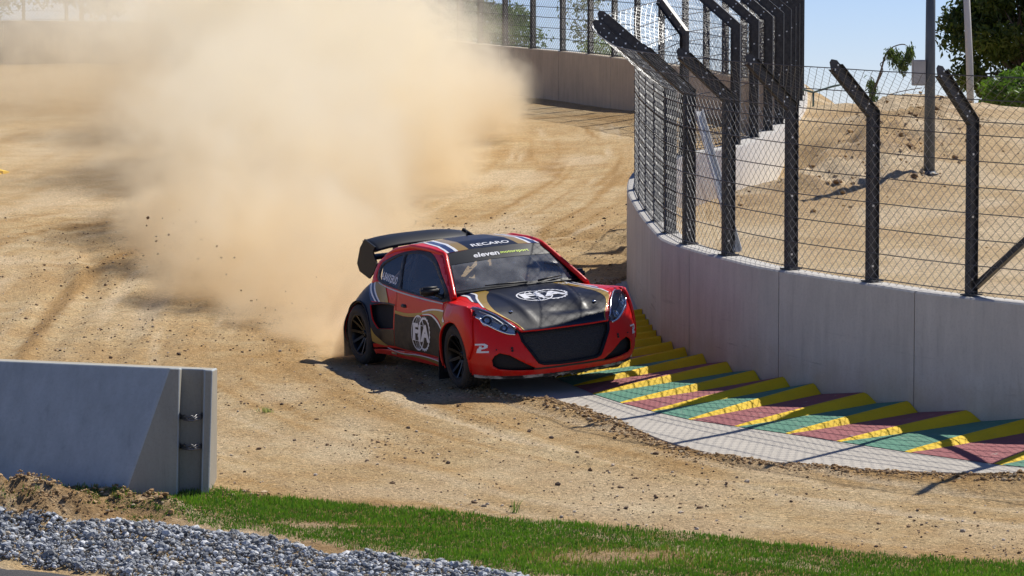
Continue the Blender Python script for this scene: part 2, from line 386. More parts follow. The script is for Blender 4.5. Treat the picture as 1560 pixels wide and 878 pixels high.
# ================================================================ ground sheet
def build_ground():
    xs = np.concatenate([-np.geomspace(2500, 14, 26), np.arange(-13.6, -6, .2), np.arange(-6, 6.6, .075), np.arange(6.7, 12, .2), np.geomspace(12.4, 2500, 26)])
    ys = np.concatenate([-np.geomspace(60, 1, 6), np.arange(1, 19, 2.0), np.arange(19.5, 35, .075), np.arange(35, 50, .12), np.arange(50, 76, .3), np.arange(76.5, 100, 1.0), np.geomspace(101, 4500, 24)])
    X, Y = np.meshgrid(xs, ys)
    Z, A = terrain(X, Y)
    v = np.stack([X, Y, Z], -1).reshape(-1, 3); nx, ny = len(xs), len(ys)
    i = np.arange(nx*ny).reshape(ny, nx)
    f = np.stack([i[:-1, :-1], i[:-1, 1:], i[1:, 1:], i[1:, :-1]], -1).reshape(-1, 4)
    me = npmesh('ground', v, f, True)
    ca = me.color_attributes.new('earth', 'FLOAT_COLOR', 'POINT')
    orange = np.zeros(X.shape); dark = np.zeros(X.shape); pale = np.zeros(X.shape)
    off = (A['sK'] < 0)
    n1 = vnoise(X*1.3, Y*1.3, 50); n2 = vnoise(X*3.7, Y*3.7, 51); n3 = vnoise(X*.4, Y*.25, 52)
    orange = np.maximum(orange, off*np.exp(-(A['dK']/.55)**2)*(.85+.3*n2)*(X > -2))
    rw = wheels_w['rr']; orange = np.maximum(orange, np.exp(-(((X-rw.x+.2)/2.0)**2+((Y-rw.y+.4)/1.4)**2))*(.6+.4*n2))
    orange = np.maximum(orange, .55*sstep(.35, .9, n3+.3*n1)*(Y > 31)*(~A['inside']))
    orange = np.maximum(orange, np.exp(-((A['gt']-.15)/.3)**2)*.5*(Y < 30))
    bh = sstep(36, 41, Y)*sstep(.5, -3, X-1.5)*.0
    orange = np.maximum(orange, .35*sstep(33, 38, Y)*sstep(50, 40, Y)*(X > -1.5)*(~A['inside'])*(.7+.5*n1))
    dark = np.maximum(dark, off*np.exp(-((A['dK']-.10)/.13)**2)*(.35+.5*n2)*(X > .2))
    grs = sstep(.05, -.1, A['gt'])*sstep(-.25, .05, A['ga'])*(Y < 27); dark = np.maximum(dark, grs*.75); orange = np.where(grs > .5, .2, orange)
    ins = A['inside']
    orange = np.where(ins, .05+.75*np.exp(-((A['dL']-2.0)/1.6)**2)*sstep(35, 38, Y)+.2*n1, orange)
    dark = np.where(ins, 1.0*A['lump']*sstep(-.7, .4, n2+.4*n1), dark)
    pale = np.where(ins, .25+sstep(.0, .9, n1+.25)*.5, pale)
    pale = np.maximum(pale, (~ins)*.55*sstep(.1, .8, vnoise(X*.8, Y*.35, 55)+.25*n2)*(Y > 30)*(Y < 60))
    pale = np.maximum(pale, (~ins)*(Y < 30)*.35*sstep(-.2, .8, n1))
    tr = vnoise(A['dU']*4.2+.4*vnoise(X*.5, Y*.5, 60), A['sa']*.2, 61)+.6*vnoise(A['dU']*11, A['sa']*.35, 62); tm = (~ins)*sstep(.6, 2, A['dU'])*(Y < 62)
    orange = np.maximum(orange, tm*.75*sstep(.25, 1.0, tr)); pale = np.maximum(pale, tm*.55*sstep(-.3, -1.0, tr)); dark = np.maximum(dark, tm*.35*sstep(.75, 1.2, tr))
    c = np.stack([np.clip(orange, 0, 1), np.clip(dark, 0, 1), np.clip(pale, 0, 1), np.ones(X.shape)], -1).astype(np.float32)
    ca.data.foreach_set('color', c.reshape(-1))
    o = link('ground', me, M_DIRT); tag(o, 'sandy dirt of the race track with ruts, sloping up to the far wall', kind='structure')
build_ground()

# ================================================================ walls
def wall_top(pt_xy, lift): return plane_z(pt_xy[1])+lift+WALL_H
def build_wall(name, line, lifts, seg_len, thick, mats, label, cat, side):
    """line: list of Vector xy at the track-side face; body on the given side; split into cast segments"""
    root = empty(name, (line[0].x, line[0].y, plane_z(line[0].y))); tag(root, label, cat)
    L = np.array([(p.x, p.y) for p in line]); s = np.r_[0, np.cumsum(np.linalg.norm(np.diff(L, axis=0), axis=1))]
    n = int(s[-1]/seg_len); cuts = np.linspace(0, s[-1], n+1)
    inv = Matrix.Translation(-root.location)
    for a, b in zip(cuts, cuts[1:]):
        a2, b2 = a+.006, b-.006
        ss = np.linspace(a2, b2, max(3, int((b2-a2)/.3)+1))
        px = np.interp(ss, s, L[:, 0]); py = np.interp(ss, s, L[:, 1]); lf = np.interp(ss, s, lifts)
        tx = np.gradient(px); ty = np.gradient(py); nrm = np.hypot(tx, ty); nx, ny = -ty/nrm*side, tx/nrm*side
        bm = bmesh.new(); rings = []
        for i in range(len(ss)):
            zt = plane_z(py[i])+lf[i]+WALL_H; zb = plane_z(py[i])-.35; c = .018
            prof = [(0, zb), (0, zt-c), (c, zt), (thick-c, zt), (thick, zt-c), (thick, zb)]
            rings.append([bm.verts.new(inv @ Vector((px[i]+nx[i]*o, py[i]+ny[i]*o, z))) for o, z in prof])
        for r0, r1 in zip(rings, rings[1:]):
            for k in range(5):
                f = bm.faces.new((r0[k], r1[k], r1[k+1], r0[k+1])); f.material_index = 1 if k in (1, 2, 3) else (2 if k == 4 and len(mats) > 2 else 0)
        bm.faces.new(rings[0]); bm.faces.new(rings[-1][::-1])
        bmesh.ops.recalc_face_normals(bm, faces=bm.faces)
        link('wall_segment', bm2me(bm, 'wall_segment'), mats, root)
    return root
Ul = [Vector((p.x, p.y, 0)) for p in Uc]
build_wall('concrete_barrier_wall', Ul, Ulift, 1.95, .30, [M_CONC, M_COPING, M_CONC_SUNLIT], 'pale grey concrete wall curving round the hairpin beside the striped kerb', 'wall', -1)
build_wall('concrete_barrier_wall', FarL, np.zeros(len(FarL)), 2.6, .30, [M_CONC_FAR, M_CONC_FAR], 'sand coloured concrete wall across the far side of the track behind the dust', 'wall', -1)

# ================================================================ fences
def sweep_rect(bm, path, along, w0, w1, half, mi=0):
    """plate swept along a 2D path (o,z) between offsets w0..w1 normal to the path, +-half (a,b) across"""
    P = [Vector((p[0], p[1])) for p in path]; rings = []
    for i, p in enumerate(P):
        t0 = (P[i]-P[i-1]).normalized() if i else (P[1]-P[0]).normalized()
        t1 = (P[i+1]-P[i]).normalized() if i < len(P)-1 else t0
        t = (t0+t1).normalized(); n = Vector((-t.y, t.x)); k = 1/max(.3, n.dot(Vector((-t0.y, t0.x))))
        a, b = p+n*w0*k, p+n*w1*k
        rings.append([bm.verts.new((c, q.x, q.y)) for c, q in ((half[0], a), (half[1], a), (half[1], b), (half[0], b))])
    for r0, r1 in zip(rings, rings[1:]):
        for k in range(4):
            f = bm.faces.new((r0[k], r0[(k+1) % 4], r1[(k+1) % 4], r1[k])); f.material_index = mi
    bm.faces.new(rings[0][::-1]).material_index = mi; bm.faces.new(rings[-1]).material_index = mi
POST_H, ARM_O, ARM_H = 1.66, .56, .48
def post_mesh():
    """local axes: x along the wall, y outwards (to the track), z up; channel section steel with a leaning arm"""
    bm = bmesh.new(); path = [(0, 0), (0, POST_H), (ARM_O, POST_H+ARM_H)]
    sweep_rect(bm, path, None, -.06, .06, (-.004, .004))
    sweep_rect(bm, path[:2]+[(ARM_O-.05, POST_H+ARM_H-.043)], None, .060, .068, (-.03, .03))
    sweep_rect(bm, path[:2]+[(ARM_O+.0, POST_H+ARM_H+.0)], None, -.068, -.060, (-.03, .03))
    # chamfered tip plate
    t = Vector((ARM_O, ARM_H)).normalized(); n = Vector((-t.y, t.x)); e = Vector((ARM_O, POST_H+ARM_H))
    q = [e+n*.06, e-n*.06, e-n*.02+t*.06, e+n*.02+t*.06]
    a = [bm.verts.new((-.004, p.x, p.y)) for p in q]; b = [bm.verts.new((.004, p.x, p.y)) for p in q]
    bm.faces.new(a[::-1]); bm.faces.new(b)
    for k in range(4): bm.faces.new((a[k], a[(k+1) % 4], b[(k+1) % 4], b[k]))
    box(bm, (-.07, -.09, -.002), (.07, .09, .012))        # base plate
    for s in (.12, .38, .7):
        c = Vector((0, POST_H))+t*s
        for off in (.03, -.03):
            p = c+n*off
            for sx in (-1, 1): box(bm, (sx*.004 if sx > 0 else -.012, p.x-.009, p.y-.009), (.012 if sx > 0 else -.004, p.x+.009, p.y+.009), None, 1)
    for z in (.15, .75, 1.35): box(bm, (-.012, -.012, z-.01), (.012, .012, z+.01), None, 1)
    bmesh.ops.recalc_face_normals(bm, faces=bm.faces)
    return bm2me(bm, 'post')
POST_ME = post_mesh(); POST_ME.materials.append(M_STEEL); POST_ME.materials.append(M_BOLT)
LEVELS = [(-.0685, z) for z in (.05, .30, .55, .80, 1.05, 1.30, 1.55)]
WOFF = .075     # wires and netting run on the track side of the posts
def path_pt(s):
    """position (o,z) at height s along post then arm, on the track side (below the arm)"""
    L1 = POST_H-.03; L2 = math.hypot(ARM_O, ARM_H)
    if s <= L1: return (WOFF, s)
    t = (s-L1)/L2; return (WOFF+ARM_O*t, L1+ARM_H*t)
SMAX = POST_H-.03+math.hypot(ARM_O, ARM_H)
def netting(A, B, oA, oB, r=.0034, W=.050, H=.052):
    """zigzag strands of chain link between two posts; A, B foot points, oA, oB outward unit vectors"""
    n = max(4, int(round((B-A).length/W))); m = int(SMAX/H)
    V = []; Fc = []; rr = np.array([(1, 0), (-.5, .87), (-.5, -.87)])*r
    js = np.arange(m+1); hz = js*(SMAX/m)
    pp = np.array([path_pt(h) for h in hz])
    A_, B_, oA_, oB_ = map(lambda q: np.array(q), (A, B, oA, oB))
    al = (B_-A_); al = al/np.linalg.norm(al)
    cnt = 0
    for i in range(n):
        u = (i + ((js+i) % 2))/n
        jit = np.random.default_rng(i).uniform(-.004, .004, len(js))
        P = A_+(B_-A_)*u[:, None]; O = oA_+(oB_-oA_)*u[:, None]
        wob = .006*np.where((js % 2) == 0, 1, -1)
        Q = P+O*(pp[:, :1]+wob[:, None]*.5)+np.array([0, 0, 1])*(pp[:, 1:2]+jit[:, None])
        ring = Q[:, None, :]+rr[None, :, :1]*al+rr[None, :, 1:]*(oA_*.7+np.array([0, 0, .3]))
        V.append(ring.reshape(-1, 3)); k = len(js)
        b = cnt+np.arange(k-1)*3
        for a in range(3):
            c = (a+1) % 3
            Fc.append(np.stack([b+a, b+c, b+3+c, b+3+a], -1))
        cnt += k*3
    return np.concatenate(V), np.concatenate(Fc)
def fence(name, foot, out, label, braces=(), r=.0034, twr=.0065, panels=True):
    """foot: post feet (Vector), out: outward unit vectors"""
    root = empty(name, foot[0]); tag(root, label, 'fence'); inv = -root.location
    for p, o in zip(foot, out):
        x = Vector((o.y, -o.x, 0)); ob = link('post', POST_ME, None, root)
        ob.matrix_local = Matrix.Translation(p+inv) @ Matrix((x, o, Vector((0, 0, 1)))).transposed().to_4x4()
    hs = [.04, .29, .54, .79, 1.04, 1.29, 1.54, POST_H+.03, POST_H+.36, SMAX]
    for h in hs:
        bm = bmesh.new(); o_, z_ = path_pt(h)
        pts = [p+o*(o_-.004)+Vector((0, 0, z_)) + inv for p, o in zip(foot, out)]
        mid = []
        for a, b in zip(pts, pts[1:]): mid += [a, (a+b)/2-Vector((0, 0, .004))]
        mid.append(pts[-1]); tube(bm, mid, twr, 4)
        link('tension_wire', bm2me(bm, 'tension_wire'), M_TWIRE, root)
    for k in range(len(foot)-1):
        vv, ff = netting(foot[k]+inv, foot[k+1]+inv, out[k], out[k+1], r)
        link('chain_link_netting', npmesh('chain_link_netting', vv, ff), M_WIRE, root)
    for a, b, m in braces:
        bm = bmesh.new(); d = (b-a); L = d.length; q = d.to_track_quat('Z', 'Y').to_matrix().to_4x4(); M = Matrix.Translation(a+inv) @ q
        box(bm, (-.045, -.003, 0), (.045, .003, L), M); box(bm, (.039, .003, 0), (.045, .05, L), M); box(bm, (-.045, .003, 0), (-.039, .05, L), M)
        link('brace', bm2me(bm, 'brace'), m, root)
    return root
# near/hairpin fence: walk along the wall centre, posts every 1.27 m, phased so posts stand where the photo has them
Us = np.r_[0, np.cumsum(np.linalg.norm(np.diff(Uxy, axis=0), axis=1))]
def U_at(s):
    x, y, l = np.interp(s, Us, Uxy[:, 0]), np.interp(s, Us, Uxy[:, 1]), np.interp(s, Us, Ulift)
    e = .25; dx = np.interp(s+e, Us, Uxy[:, 0])-np.interp(s-e, Us, Uxy[:, 0]); dy = np.interp(s+e, Us, Uxy[:, 1])-np.interp(s-e, Us, Uxy[:, 1]); n = math.hypot(dx, dy)
    out = Vector((-dy/n, dx/n, 0))
    p = Vector((x, y, 0))-out*.17; p.z = plane_z(p.y)+l+WALL_H
    return p, out
def s_of(px, py):
    q = gp(px, py, WALL_H); i = np.argmin((Uxy[:, 0]-q.x)**2+(Uxy[:, 1]-q.y)**2); return Us[i]
keys = [s_of(*p) for p in ((1470, 449), (1310, 430), (1192, 410), (1107, 388), (1040, 371), (1013, 354), (999, 337), (985, 319), (972, 304))]
print('post arc positions', [round(k, 2) for k in keys])
ss = [keys[0]-1.45*k for k in range(6, 0, -1)]+keys
last = keys[-1]
while last+1.25 < Us[-1]-.3: last += 1.25; ss.append(last)
foot, outv = zip(*[U_at(s) for s in ss])
foot = list(foot); outv = list(outv)
k0 = 6
def top_of(i, h): return foot[i]+Vector((0, 0, h))-outv[i]*.06
braces = [(top_of(k0+4, 1.45)-outv[k0+4]*.04, top_of(k0+3, .03)-outv[k0+3]*.04, M_BRACE), (top_of(k0, .05)-outv[k0]*.02, top_of(k0-1, 1.3)-outv[k0-1]*.02, M_STEEL)]
fence('catch_fence', foot, outv, 'dark steel catch fence with leaning arms standing on the hairpin wall beside the kerb', braces)
# far fence
fs = np.r_[0, np.cumsum(np.linalg.norm(np.diff(Fxy, axis=0), axis=1))]
ff, fo = [], []
s = .4
while s < fs[-1]-.5:
    x, y = np.interp(s, fs, Fxy[:, 0]), np.interp(s, fs, Fxy[:, 1]); e = .4
    dx = np.interp(s+e, fs, Fxy[:, 0])-np.interp(s-e, fs, Fxy[:, 0]); dy = np.interp(s+e, fs, Fxy[:, 1])-np.interp(s-e, fs, Fxy[:, 1]); n = math.hypot(dx, dy)
    out = Vector((-dy/n, dx/n, 0)); p = Vector((x, y, 0))-out*.15; p.z = plane_z(y)+WALL_H; ff.append(p); fo.append(out)
    q = (p.x/p.y*F+CX)
    s += 1.33
fence('catch_fence', ff, fo, 'tall wire catch fence on the far concrete wall behind the dust cloud', (), r=.0062, twr=.009)
# ================================================================ kerb
def W_frame(s):
    x, y = np.interp(s, Us, Uxy[:, 0]), np.interp(s, Us, Uxy[:, 1]); e = .3
    dx = np.interp(s+e, Us, Uxy[:, 0])-np.interp(s-e, Us, Uxy[:, 0]); dy = np.interp(s+e, Us, Uxy[:, 1])-np.interp(s-e, Us, Uxy[:, 1]); n = math.hypot(dx, dy)
    return Vector((x, y, 0)), Vector((dx/n, dy/n, 0)), Vector((-dy/n, dx/n, 0))
ends_px = [(1482.5, 642.5), (1397.5, 629), (1322.5, 616), (1250, 602.5), (1196, 592.5), (1152.5, 581), (1111, 567.5), (1076, 556), (1046, 545)]
tipk_px = [(1280, 675), (1202, 663), (1124, 652), (1052.5, 641.5), (995, 628.5), (947.5, 616), (905, 602.5), (875, 590), (846, 578)]
se, along, outw = [], [], []
for (ex, ey), (tx_, ty_) in zip(ends_px, tipk_px):
    e = gp(ex, ey); s = Us[np.argmin((Uxy[:, 0]-e.x)**2+(Uxy[:, 1]-e.y)**2)]
    p, t, o = W_frame(s); q = gp(tx_, ty_); d = Vector((q.x-p.x, q.y-p.y, 0))
    se.append(s); along.append(d.dot(t)); outw.append(d.dot(o))
print('kerb', [round(a, 2) for a in se], [round(a, 2) for a in along], [round(a, 2) for a in outw])
def tooth_list():
    S0 = list(se); A0 = list(along); O0 = list(outw)
    st = (se[2]-se[0])/2
    for k in range(9): S0.insert(0, S0[0]-st); A0.insert(0, A0[0]); O0.insert(0, O0[0])
    st = .42; k = 0
    while S0[-1] < Us[-1] and k < 8:
        S0.append(S0[-1]+st); A0.append(A0[-1]*.93); O0.append(max(.7, O0[-1]*.94)); k += 1
    return S0, A0, O0
S0, A0, O0 = tooth_list()
kerb = empty('striped_kerb', (W_frame(S0[9])[0].x, W_frame(S0[9])[0].y, plane_z(W_frame(S0[9])[0].y)))
tag(kerb, 'sawtooth kerb with yellow risers and red and green ramps at the foot of the hairpin wall', 'kerb')
ki = -kerb.location
def on_plane(x, y, h=0): return Vector((x, y, plane_z(y)+h))
rnd = random.Random(3)
for k in range(len(S0)-1):
    # tooth k: riser on line k, ramp falling back to line k+1
    def ln_pts(j):
        p, t, o = W_frame(S0[j]); tip = p+t*A0[j]+o*O0[j]
        return p+o*.005, tip
    e, tp = ln_pts(k); e2, tp2 = ln_pts(k+1)
    h = .105; N = 10; bm = bmesh.new(); rows = []
    for i in range(N+1):
        u = i/N; hh = h*(1-u)**.85 if u < 1 else 0
        wob = rnd.uniform(-.006, .006) if 0 < i < N else 0
        a = e.lerp(tp, u); b = e2.lerp(tp2, u); d = (b-a)*.012
        fo = d*(16*(1-u)+3); row = [on_plane(a.x-fo.x, a.y-fo.y, .012), on_plane(a.x, a.y, .012+hh*.9+wob), on_plane(a.x+d.x*6, a.y+d.y*6, .014+hh), on_plane(a.x*.5+b.x*.5, a.y*.5+b.y*.5, .014+hh*.52), on_plane(b.x-d.x*1.3, b.y-d.y*1.3, .014)]
        rows.append([bm.verts.new(q+ki) for q in row])
    for r0, r1 in zip(rows, rows[1:]):
        for j in range(4):
            f = bm.faces.new((r0[j], r1[j], r1[j+1], r0[j+1])); f.material_index = 0 if j < 2 else 1; f.smooth = j >= 2
    bmesh.ops.recalc_face_normals(bm, faces=bm.faces)
    # make sure ramps face up
    up = sum((f.normal.z for f in bm.faces))
    if up < 0: bmesh.ops.reverse_faces(bm, faces=bm.faces)
    green = ((k-9-1) % 2 == 1) ^ True
    c = M_KG if ((k-10) % 2 == 0) else M_KR
    link('tooth', bm2me(bm, 'tooth'), [M_KY, c], kerb)
# concrete apron in front of the kerb
Ax = resample(smoothpoly(Apron, 5), .25)
bm = bmesh.new(); rows = []
for p in Ax:
    i = np.argmin((Uxy[:, 0]-p.x)**2+(Uxy[:, 1]-p.y)**2); qx, qy = Uxy[i]
    row = [on_plane(p.x, p.y, -.12), on_plane(p.x, p.y, .008)] + [on_plane(p.x+(qx-p.x)*u, p.y+(qy-p.y)*u, .008) for u in (.25, .5, .75, 1.0)]
    rows.append([bm.verts.new(q) for q in row])
for r0, r1 in zip(rows, rows[1:]):
    for j in range(5): bm.faces.new((r0[j], r1[j], r1[j+1], r0[j+1]))
bmesh.ops.recalc_face_normals(bm, faces=bm.faces)
if sum(f.normal.z for f in bm.faces) < 0: bmesh.ops.reverse_faces(bm, faces=bm.faces)
tag(link('kerb_apron_pavement', bm2me(bm, 'apron'), M_APRON), 'pale concrete strip along the foot of the striped kerb', kind='structure')
# a short piece of yellow kerb at the left border
def small_kerb():
    a, b = gp(14, 262), gp(-70, 282); root = empty('yellow_kerb', a); tag(root, 'small worn yellow kerb far off at the left border of the track', 'kerb')
    for k in range(7):
        p = a.lerp(b, k/7); q = a.lerp(b, (k+.82)/7); n = Vector((.55, -.8, 0))
        bm = bmesh.new(); vs = []
        for c, hh in ((p, .02), (q, .10)):
            for u in (0, 1.5): vs.append(bm.verts.new(on_plane(c.x-n.x*u, c.y-n.y*u, hh*(1 if u else .4))-a))
        vb = [bm.verts.new(v.co-Vector((0, 0, .15))) for v in vs]
        bm.faces.new((vs[0], vs[1], vs[3], vs[2]))
        for i, j in ((0, 1), (1, 3), (3, 2), (2, 0)): bm.faces.new((vs[i], vb[i], vb[j], vs[j]))
        bmesh.ops.recalc_face_normals(bm, faces=bm.faces)
        link('tooth', bm2me(bm, 'tooth'), M_KY, root)
small_kerb()

# ================================================================ concrete block at the left
def block():
    top = [(258, 560.5, 24.45), (274, 561, 24.52), (277, 561, 24.68), (308, 562.3, 24.70), (311, 563, 24.58), (324, 564, 24.60), (331, 561, 25.15), (-330, 533, 26.3), (-330, 536, 25.55)]
    bot = [(182, 775, 24.10), (270, 775, 24.42), (273, 775, 24.60), (303, 775, 24.62), (306, 775, 24.50), (318, 775, 24.55), (330, 775, 25.3), (-400, 770, 26.4), (-480, 775, 25.1)]
    T = [at(*p) for p in top]; B = [at(*p) for p in bot]
    org = Vector((T[0].x, T[0].y, 0)); org.z = tz(T[0].x, T[0].y)
    root = empty('concrete_block_barrier', org); tag(root, 'free standing grey precast concrete barrier with a slanted end and cable loops beside the grass', 'barrier')
    bm = bmesh.new(); n = len(T)
    tv = [bm.verts.new(p-org) for p in T]; bv = [bm.verts.new(p-org) for p in B]
    for k in range(n):
        j = (k+1) % n; f = bm.faces.new((tv[k], bv[k], bv[j], tv[j])); f.material_index = 1 if k < 6 else 0
    f = bm.faces.new(tv); f.material_index = 1
    bm.faces.new(bv[::-1])
    bmesh.ops.recalc_face_normals(bm, faces=bm.faces)
    es = [e for e in bm.edges if all(v in tv for v in e.verts) or {e.verts[0], e.verts[1]} in [{tv[k], bv[k]} for k in (0, 1, 4, 5)]]
    bmesh.ops.bevel(bm, geom=es, offset=.012, segments=2, affect='EDGES', profile=.5)
    link('block', bm2me(bm, 'block'), [M_BLOCK_SKYLIT, M_BLOCK_GROUNDLIT], root)
    M_CAB = mat('steel_cable', (.16, .16, .165), .45, .7)
    for y0, sag in ((636, 5), (682, 3)):
        bm = bmesh.new(); pts = []
        for k in range(13):
            u = k/12; x = 273+35*u; pts.append(at(x, y0+sag*math.sin(u*PI), 24.60-.16*math.sin(u*PI))-org)
        M2 = [p+Vector((0, 0, .012*math.sin(i*2.1))) for i, p in enumerate(pts)]
        tube(bm, pts, .011, 6); tube(bm, [p+Vector((0, .0, .018)) for p in M2], .010, 6)
        tube(bm, [p+Vector((0, -.004, .034+.010*math.cos(i*2)) ) for i, p in enumerate(pts)], .007, 5)
        link('cable_loop', bm2me(bm, 'cable_loop'), M_CAB, root)
block()

# ================================================================ asphalt corner
M_ASPH = mat('asphalt', (.05, .05, .052), .9, spec=.3); v = coords(M_ASPH)
setcol(M_ASPH, mix(M_ASPH, ramp(M_ASPH, noise_(M_ASPH, v, 160, 2, .8), [(.55, 0.0), (.68, .8)]), ramp(M_ASPH, noise_(M_ASPH, v, 3, 4), [(.3, (.038, .038, .042)), (.7, (.062, .060, .062))]), (.20, .20, .2)))
bump(M_ASPH, noise_(M_ASPH, v, 160, 2, .8), .8, .006)
bm = bmesh.new(); rows = []
for x in np.linspace(-9, 6, 40):
    yt = float(np.interp(x, asph_top[:, 0], asph_top[:, 1]))+.05*math.sin(x*3)
    rows.append([bm.verts.new((x, yy, tz(x, yt)-.01-.0*(yt-yy) + SLOPE*(yy-yt) + (.050 if j else .0))) for j, yy in enumerate((yt, yt-.3, yt-1.2, yt-6))])
for r0, r1 in zip(rows, rows[1:]):
    for j in range(3): bm.faces.new((r0[j+1], r1[j+1], r1[j], r0[j]))
bmesh.ops.recalc_face_normals(bm, faces=bm.faces)
if sum(f.normal.z for f in bm.faces) < 0: bmesh.ops.reverse_faces(bm, faces=bm.faces)
tag(link('asphalt_road', bm2me(bm, 'asphalt_road'), M_ASPH), 'dark asphalt road at the bottom left corner', kind='structure')

# ================================================================ scattered stones, ballast, grass
def ico():
    bm = bmesh.new(); bmesh.ops.create_icosphere(bm, subdivisions=1, radius=1); v = np.array([q.co[:] for q in bm.verts]); f = np.array([[q.index for q in p.verts] for p in bm.faces]); bm.free(); return v, f
IV, IF = ico()
def stones(name, P, R, m, flat=.65, rough=.28, rng=None, kind='stuff', label=None, cols=None):
    rng = rng or RNG; n = len(P)
    V = IV[None]*(1+rng.uniform(-rough, rough, (n, 12, 1)))
    V = V*rng.uniform(.65, 1.25, (n, 1, 3))
    q = rng.normal(size=(n, 4)); q /= np.linalg.norm(q, axis=1, keepdims=True); w_, x, y, z = q.T
    Rm = np.stack([1-2*(y*y+z*z), 2*(x*y-z*w_), 2*(x*z+y*w_), 2*(x*y+z*w_), 1-2*(x*x+z*z), 2*(y*z-x*w_), 2*(x*z-y*w_), 2*(y*z+x*w_), 1-2*(x*x+y*y)], -1).reshape(n, 3, 3)
    V = np.einsum('nij,nkj->nki', Rm, V); V[..., 2] *= flat
    V = V*R[:, None, None]+P[:, None, :]
    Fc = IF[None]+(np.arange(n)*12)[:, None, None]
    me = npmesh(name, V.reshape(-1, 3), Fc.reshape(-1, 3))
    if cols is not None:
        ca = me.color_attributes.new('tint', 'FLOAT_COLOR', 'POINT'); ca.data.foreach_set('color', np.repeat(cols.astype(np.float32), 12, axis=0).reshape(-1))
    o = link(name, me, m); tag(o, label, kind=kind); return o
def tint_mat(name, rough=.85, scale=30, amt=.35, spec=.3):
    m = mat(name, (.3, .3, .3), rough, spec=spec); a = nd(m, 'ShaderNodeAttribute', attribute_name='tint'); v = coords(m)
    n = noise_(m, v, scale, 4, .7)
    setcol(m, mix(m, amt, a.outputs['Color'], ramp(m, n, [(.3, .4), (.7, 1.5)]), 'MULTIPLY')); return m
M_STONE = tint_mat('loose_stone', scale=25)
def pick(n, weights_cols):
    w_ = np.array([a for a, _ in weights_cols]); c = np.array([b for _, b in weights_cols]); i = RNG.choice(len(w_), n, p=w_/w_.sum())
    k = c[i]*RNG.uniform(.75, 1.25, (n, 1)); return np.concatenate([np.clip(k, 0, 1), np.ones((n, 1))], 1)
# pebbles on the track
n = 60000
Y = 21.5+RNG.random(n)**1.25*24; X = (RNG.random(n)*2-1)*.2*Y
Z, A = terrain(X, Y)
clus = vnoise(X*.9, Y*.9, 70)+.5*vnoise(X*3, Y*3, 71)
ok = (A['gt'] > .02) & ((A['sK'] < 0) | (A['dK'] < .1)) & (~A['inside']) & (A['dU'] > .1) & (RNG.random(n) < np.clip(.45+.55*clus, .08, 1))
X, Y, Z = X[ok], Y[ok], Z[ok]; n = len(X)
R = np.clip(.0048*RNG.lognormal(0, .66, n), .0022, .030)
stones('gravel', np.stack([X, Y, Z+R*.25], -1), R, M_STONE, label='loose pebbles scattered over the sandy track', cols=pick(n, [(4, (.20, .13, .075)), (3, (.13, .09, .065)), (2, (.50, .42, .33)), (2, (.35, .24, .14))]))
# crumbs of earth along the apron edge, in the heaps and on the mound
n = 9000; k = RNG.integers(0, len(Ax)-1, n); base_ = np.array([(p.x, p.y) for p in Ax])[k]
XY = base_+RNG.normal(0, .11, (n, 2))+np.array([-.05, -.10]); hx = []
for (cx_, cy_, r, h) in HEAPS: hx.append(np.array([cx_, cy_])+RNG.normal(0, 1, (260, 2))*np.array([r*.7, r*.35]))
XY = np.concatenate([XY]+hx); Z, A = terrain(XY[:, 0], XY[:, 1]); ok = (A['sK'] <= 0) | (A['dK'] < .05)
XY = XY[ok]; Z = Z[ok]; R = np.clip(.009*RNG.lognormal(0, .5, len(XY)), .004, .030)
stones('dirt', np.column_stack([XY, Z+R*.2]), R, M_STONE, label='crumbs of earth along the kerb apron and on small heaps', cols=pick(len(XY), [(4, (.42, .28, .14)), (3, (.30, .18, .08)), (1, (.52, .40, .25))]))
n = 7000; X = RNG.uniform(1.6, 9.5, n); Y = RNG.uniform(33, 48.3, n); Z, A = terrain(X, Y); ok = A['inside'] & (A['dU'] > .3) & (RNG.random(n) < .008+A['lump']*.5)
X, Y, Z = X[ok], Y[ok], Z[ok]; R = np.clip(.016*RNG.lognormal(0, .6, len(X)), .006, .07)
stones('dirt', np.stack([X, Y, Z+R*.2], -1), R, M_STONE, label='clods of brown earth on the mound behind the fence', cols=pick(len(X), [(4, (.36, .23, .10)), (3, (.24, .14, .06)), (2, (.50, .38, .22))]))
# ballast
M_BAL = tint_mat('ballast_stone', .7, 40, .5, .4)
n = 120000; X = RNG.uniform(-5.0, 3.6, n); Y = RNG.uniform(19.8, 24.6, n)
ga = above(X, Y, grav_top)+.12*vnoise(X*3, Y*3, 80)+.06*vnoise(X*9, Y*9, 81); aa = above(X, Y, asph_top)+.05*vnoise(X*6, Y*6, 82)
ok = (ga < 0) & (aa > .07) & (ga > -2.2); X, Y = X[ok], Y[ok]; Z, _ = terrain(X, Y); R = np.clip(.0108*RNG.lognormal(0, .50, len(X)), .005, .038)
lay = RNG.random(len(X))*.045*np.clip(-ga[ok]*5, 0, 1)
print('ballast', len(X))
stones('ballast_gravel', np.stack([X, Y, Z+R*.3+lay+.02*vnoise(X*4, Y*4, 83)], -1), R, M_BAL, .8, .22, label='strip of grey crushed stone between grass and asphalt', cols=pick(len(X), [(5, (.26, .275, .295)), (4, (.42, .44, .465)), (3, (.12, .13, .145)), (1, (.38, .31, .22)), (2, (.62, .63, .64))]))
n = 500; X = RNG.uniform(-5, 0, n); Y = RNG.uniform(20.5, 23.5, n); aa = above(X, Y, asph_top); ok = (aa < 0) & (aa > -.6) & (RNG.random(n) < np.exp(aa*5)); X, Y = X[ok], Y[ok]
